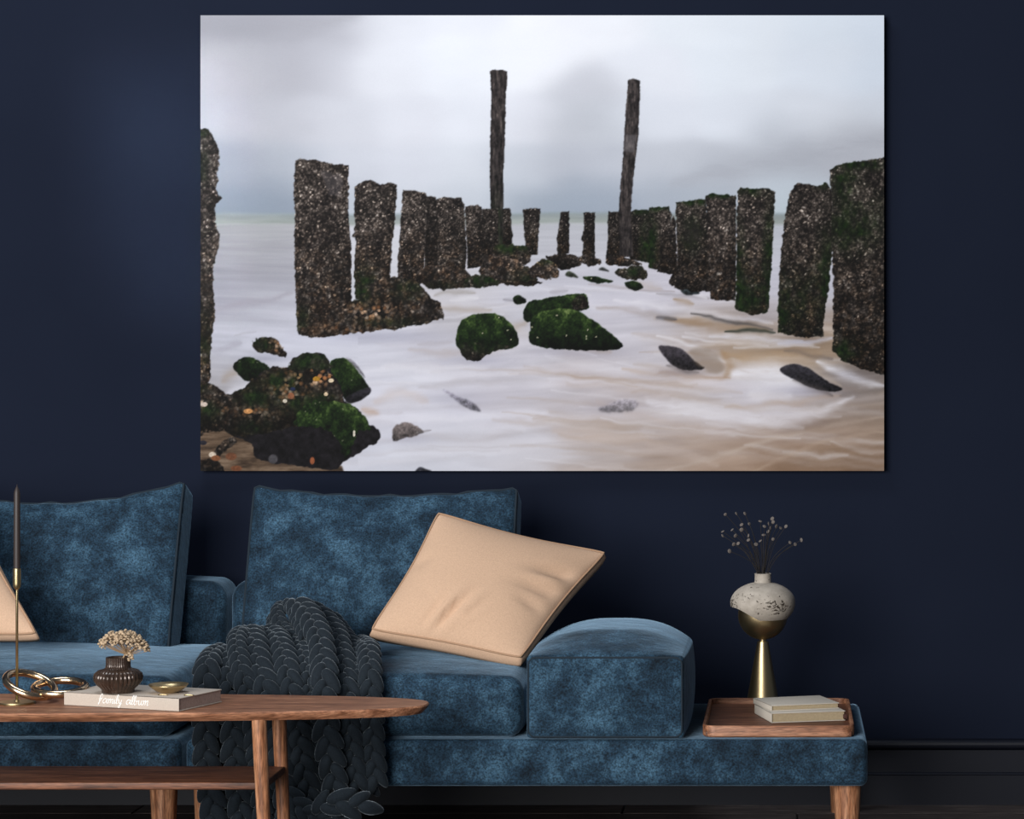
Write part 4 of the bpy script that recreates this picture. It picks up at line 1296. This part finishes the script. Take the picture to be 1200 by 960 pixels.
for k in range(760):
    if k < 700:
        a, b = rr.uniform(-1, 1), rr.uniform(-1, 1)
        if a * a + b * b > 1:
            continue
        px_ = a * 0.048
        pyy = b * 0.030
        top = 0.042 * math.sqrt(max(0, 1 - (a * 0.96) ** 2 - (b * 0.6) ** 2))
        pz = 0.008 + top * rr.uniform(0.45, 1.02) - 0.010 * max(0, a)
        if a < -0.55:
            pz += 0.006
        p = hc + Vector((px_ - 0.004, pyy, pz - 0.004))
    elif k < 735:
        p = hc + Vector((-0.049 + rr.gauss(0, 0.004), rr.gauss(0, .005), 0.020 + rr.gauss(0, 0.005)))
    else:
        p = hc + Vector((0.006 + rr.gauss(0, 0.005), -0.01 + rr.gauss(0, .005), -0.006 + rr.gauss(0, 0.005)))
    s = rr.uniform(0.0018, 0.0034)
    head.add(*uv_ellipsoid(p, (Vector((s, 0, 0)), Vector((0, s, 0)), Vector((0, 0, s * 0.8))), 6, 4))
    if k % 6 == 0:
        twigs.add(*tube([hc + Vector((-0.002, 0, -0.004)), hc.lerp(p, 0.5) + Vector((0, 0, -0.003)), p], 0.0004, 4, cap=False))
h = head.build('florets', M['floret'], fl)
tag(h, kind='stuff')
tag(twigs.build('twigs', M['floret_stem'], fl), kind='stuff')

# gold dish and two trinkets on the album
db = Vector((-1.226, -1.318, AT))
dish = MB().add(*lathe((0, 0, 0), [(0.016, 0), (0.017, 0.0012), (0.026, 0.005), (0.0345, 0.0115), (0.0392, 0.0168), (0.0385, 0.0176), (0.0335, 0.0130), (0.024, 0.0068), (0.0, 0.003)], 48, lambda a, i: 1 + 0.012 * math.sin(a * 5 + i))).build('gold_dish', M['brass_dark'], None, None)
dish.location = db
tag(dish, 'shallow gold dish on the right half of the cream album', 'dish')
for i, (px, lab) in enumerate(((191, 'tiny gold trinket before the dish, nearer the brown vase'), (222, 'tiny gold trinket before the dish, nearer the album corner'))):
    p = Vector(((px - VPX) / 594.0, -1.358 - 0.006 * i, AT + 0.0012))
    mb = MB()
    mb.add(*tube([Vector((-0.010, 0.001, 0)), Vector((-0.004, -0.001, 0.0006)), Vector((0.003, 0.001, 0)), Vector((0.010, -0.002, 0))], 0.0011, 8))
    mb.add(*uv_ellipsoid((-0.006, 0, 0.0004), (Vector((0.0028, 0, 0)), Vector((0, 0.0024, 0)), Vector((0, 0, 0.0014))), 8, 6))
    o = mb.build('gold_trinket', M['brass'])
    o.location = p
    tag(o, lab, 'trinket')

# ------------------------------------------------------------------ tray, books, sculptural vase
tr = root('wooden_tray', (-0.0145, -0.70, 0.3), 'square walnut tray with raised rim on the bench end', 'tray')
tx0, tx1, ty0, ty1 = -0.177, 0.149, -0.93, -0.47
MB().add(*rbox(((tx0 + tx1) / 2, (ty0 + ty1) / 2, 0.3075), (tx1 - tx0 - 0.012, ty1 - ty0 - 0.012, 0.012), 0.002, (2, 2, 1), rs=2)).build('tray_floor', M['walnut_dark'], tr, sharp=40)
mb = MB()


def rr_loop(x0, x1, y0, y1, r, z, k=6):
    pts = []
    for (cx, cy, a0) in ((x1 - r, y1 - r, 0), (x0 + r, y1 - r, 90), (x0 + r, y0 + r, 180), (x1 - r, y0 + r, 270)):
        for i in range(k + 1):
            a = math.radians(a0 + 90 * i / k)
            pts.append((cx + r * math.cos(a), cy + r * math.sin(a), z))
    return pts


loops = []
for inset, z in ((0.003, 0.3010), (0.0, 0.304), (0.0, 0.3240), (0.0015, 0.3258), (0.0060, 0.3258), (0.0075, 0.3245), (0.0085, 0.3125)):
    loops.append(rr_loop(tx0 + inset, tx1 - inset, ty0 + inset, ty1 - inset, 0.028 - inset, z))
V, F = [], []
nl = len(loops[0])
for l in loops:
    V += l
for i in range(len(loops) - 1):
    for k in range(nl):
        k2 = (k + 1) % nl
        F.append((i * nl + k, i * nl + k2, (i + 1) * nl + k2, (i + 1) * nl + k))
MB().add(V, F).build('rim', M['walnut'], tr, sharp=40)


def book(fl_corner, ang, w, d, h, label, ribbon=False):
    rot = Matrix.Rotation(ang, 3, 'Z')
    c = Vector(fl_corner) + rot @ Vector((w / 2, d / 2, h / 2))
    rt = root('book', c - Vector((0, 0, h / 2)), label, 'book')
    t = 0.0016
    mb = MB()
    mb.add(*rbox(c + rot @ Vector((0, 0, h / 2 - t / 2)), (w, d, t), 0.0006, (1, 1, 1), None, rot, 2))
    mb.add(*rbox(c + rot @ Vector((0, 0, -h / 2 + t / 2)), (w, d, t), 0.0006, (1, 1, 1), None, rot, 2))
    mb.add(*rbox(c + rot @ Vector((-w / 2 + t / 2, 0, 0)), (t, d, h), 0.0006, (1, 1, 1), None, rot, 2))
    mb.build('cover', M['book_cover'], rt, sharp=40)
    MB().add(*rbox(c + rot @ Vector((0.0005, 0, 0)), (w - 0.005, d - 0.006, h - 2 * t), 0.0005, (1, 1, 1), None, rot, 1)).build('pages', M['pages'], rt, smooth=False)
    if ribbon:
        q = c + rot @ Vector((w / 2 - 0.004, -d / 2 + 0.006, 0))
        MB().add(*rbox(q + rot @ Vector((0.004, -0.004, -0.002)), (0.009, 0.004, 0.010), 0.001, (1, 1, 1), None, rot, 2)).build('ribbon', M['ribbon'], rt)
    return rt


book((-0.030, -0.803, 0.3140), math.radians(14), 0.168, 0.160, 0.0215, 'lower and larger of two grey cream books on the tray', True)
book((-0.030, -0.772, 0.3356), math.radians(18), 0.158, 0.135, 0.0125, 'upper pale cream book of the pair on the tray')

lv = Vector((-0.052, -0.418, 0.300))
vz = root('sculptural_vase', lv, 'mushroom shaped vase of brass cone, brass ball and pitted stone cap', 'vase')
cone = [(0.0365, 0), (0.0390, 0.001), (0.0392, 0.004)] + [(0.0392 + (0.0128 - 0.0392) * t, 0.004 + 0.147 * t) for t in np.linspace(0.1, 1, 8)] + [(0.0085, 0.1515), (0.0085, 0.156)]
MB().add(*lathe(lv, cone, 48)).build('foot', M['brass_dark'], vz, sharp=40)
bz = 0.5136 - lv.z
prof = [(0.058 * math.cos(a), bz + 0.058 * math.sin(a)) for a in np.linspace(-math.pi / 2 + 0.14, 0.42, 20)]
prof += [(0.045, prof[-1][1] - 0.002), (0.0, prof[-1][1] - 0.004)]
MB().add(*lathe(lv, prof, 56)).build('ball', M['brass_dark'], vz, sharp=50)
# stone cap with a wavy lower lip
zc = 0.5425 - lv.z
seg, nr = 72, 18
V, F = [], []
for layer in (0, 1):
    for k in range(seg):
        a = 2 * math.pi * k / seg
        q = max(0.0, min(1.0, (math.cos(a + math.radians(10)) + 0.80) / 1.15))
        lip = -0.16 - 0.66 * q * q * (3 - 2 * q)
        for i in range(nr + 1):
            ph = lip + (1.31 - lip) * i / nr
            rr_ = 0.0762 - layer * 0.005
            r0 = rr_ * math.cos(ph)
            z = (0.0485 if ph > 0 else 0.057) * math.sin(ph) * (1 - layer * 0.07)
            V.append(lv + Vector((r0 * math.cos(a), r0 * math.sin(a), zc + z)))
for layer in (0, 1):
    o_ = layer * seg * (nr + 1)
    for k in range(seg):
        k2 = (k + 1) % seg
        for i in range(nr):
            q = (o_ + k * (nr + 1) + i, o_ + k2 * (nr + 1) + i, o_ + k2 * (nr + 1) + i + 1, o_ + k * (nr + 1) + i + 1)
            F.append(q if layer == 0 else tuple(reversed(q)))
for k in range(seg):
    k2 = (k + 1) % seg
    o_ = seg * (nr + 1)
    F.append((k2 * (nr + 1), k * (nr + 1), o_ + k * (nr + 1), o_ + k2 * (nr + 1)))
cap = MB().add(V, F).build('stone_cap', M['travertine'], vz, sharp=60)
nz = zc + 0.0485 * math.sin(1.31)
MB().add(*lathe(lv, [(0.0205, nz - 0.002), (0.0192, nz + 0.004), (0.0190, nz + 0.018), (0.0200, nz + 0.0205), (0.0185, nz + 0.0213), (0.0165, nz + 0.020), (0.0165, nz - 0.01), (0.0, nz - 0.01)], 40, cap_bottom=False)).build('neck', M['travertine'], vz, sharp=50)

sp = root('dried_seed_spray', lv + Vector((0, 0, nz + 0.005)), 'dark wispy dried stems with pale round seed heads in the stone vase', 'flower')
mouth = lv + Vector((0, 0, nz + 0.016))
heads = [(850, 603), (863, 602), (873, 602), (847, 623), (847, 628), (858, 621), (869, 615), (878, 614), (869, 621), (862, 628), (860, 638), (855, 646), (877, 628), (877, 633), (886, 638), (891, 634),
         (891, 611), (896, 617), (901, 614), (906, 612), (910, 617), (903, 619), (900, 623), (895, 627), (906, 632), (921, 617), (915, 619), (932, 638), (939, 633), (926, 636), (865, 637), (905, 608)]
rr = random.Random(3)
stems_drawn = 0
for k, (px, py) in enumerate(heads):
    Yh = -0.418 + rr.uniform(-0.05, 0.05)
    hp = at(px, py, Yh)
    start = mouth + Vector((rr.uniform(-.010, .010), rr.uniform(-.010, .010), -0.03))
    q1 = mouth + Vector(((hp.x - mouth.x) * 0.22, (Yh - mouth.y) * 0.25, 0.022))
    q2 = mouth.lerp(hp, 0.6) + Vector(((hp.x - mouth.x) * -0.08, 0, 0.006))
    MB().add(*tube(catmull([start, q1, q2, hp], 5), 0.00065, 5)).build('stem', M['dry_stem'], sp)
    nv = Vector((rr.uniform(-1, 1), -rr.uniform(0.2, 1), rr.uniform(-0.3, 1))).normalized()
    t1 = nv.orthogonal().normalized()
    t2 = nv.cross(t1)
    rad = rr.uniform(0.0042, 0.0058)
    MB().add(*uv_ellipsoid(hp, (nv * 0.0014, t1 * rad, t2 * rad * 0.9), 10, 6)).build('seed_head', M['dry_head'], sp)
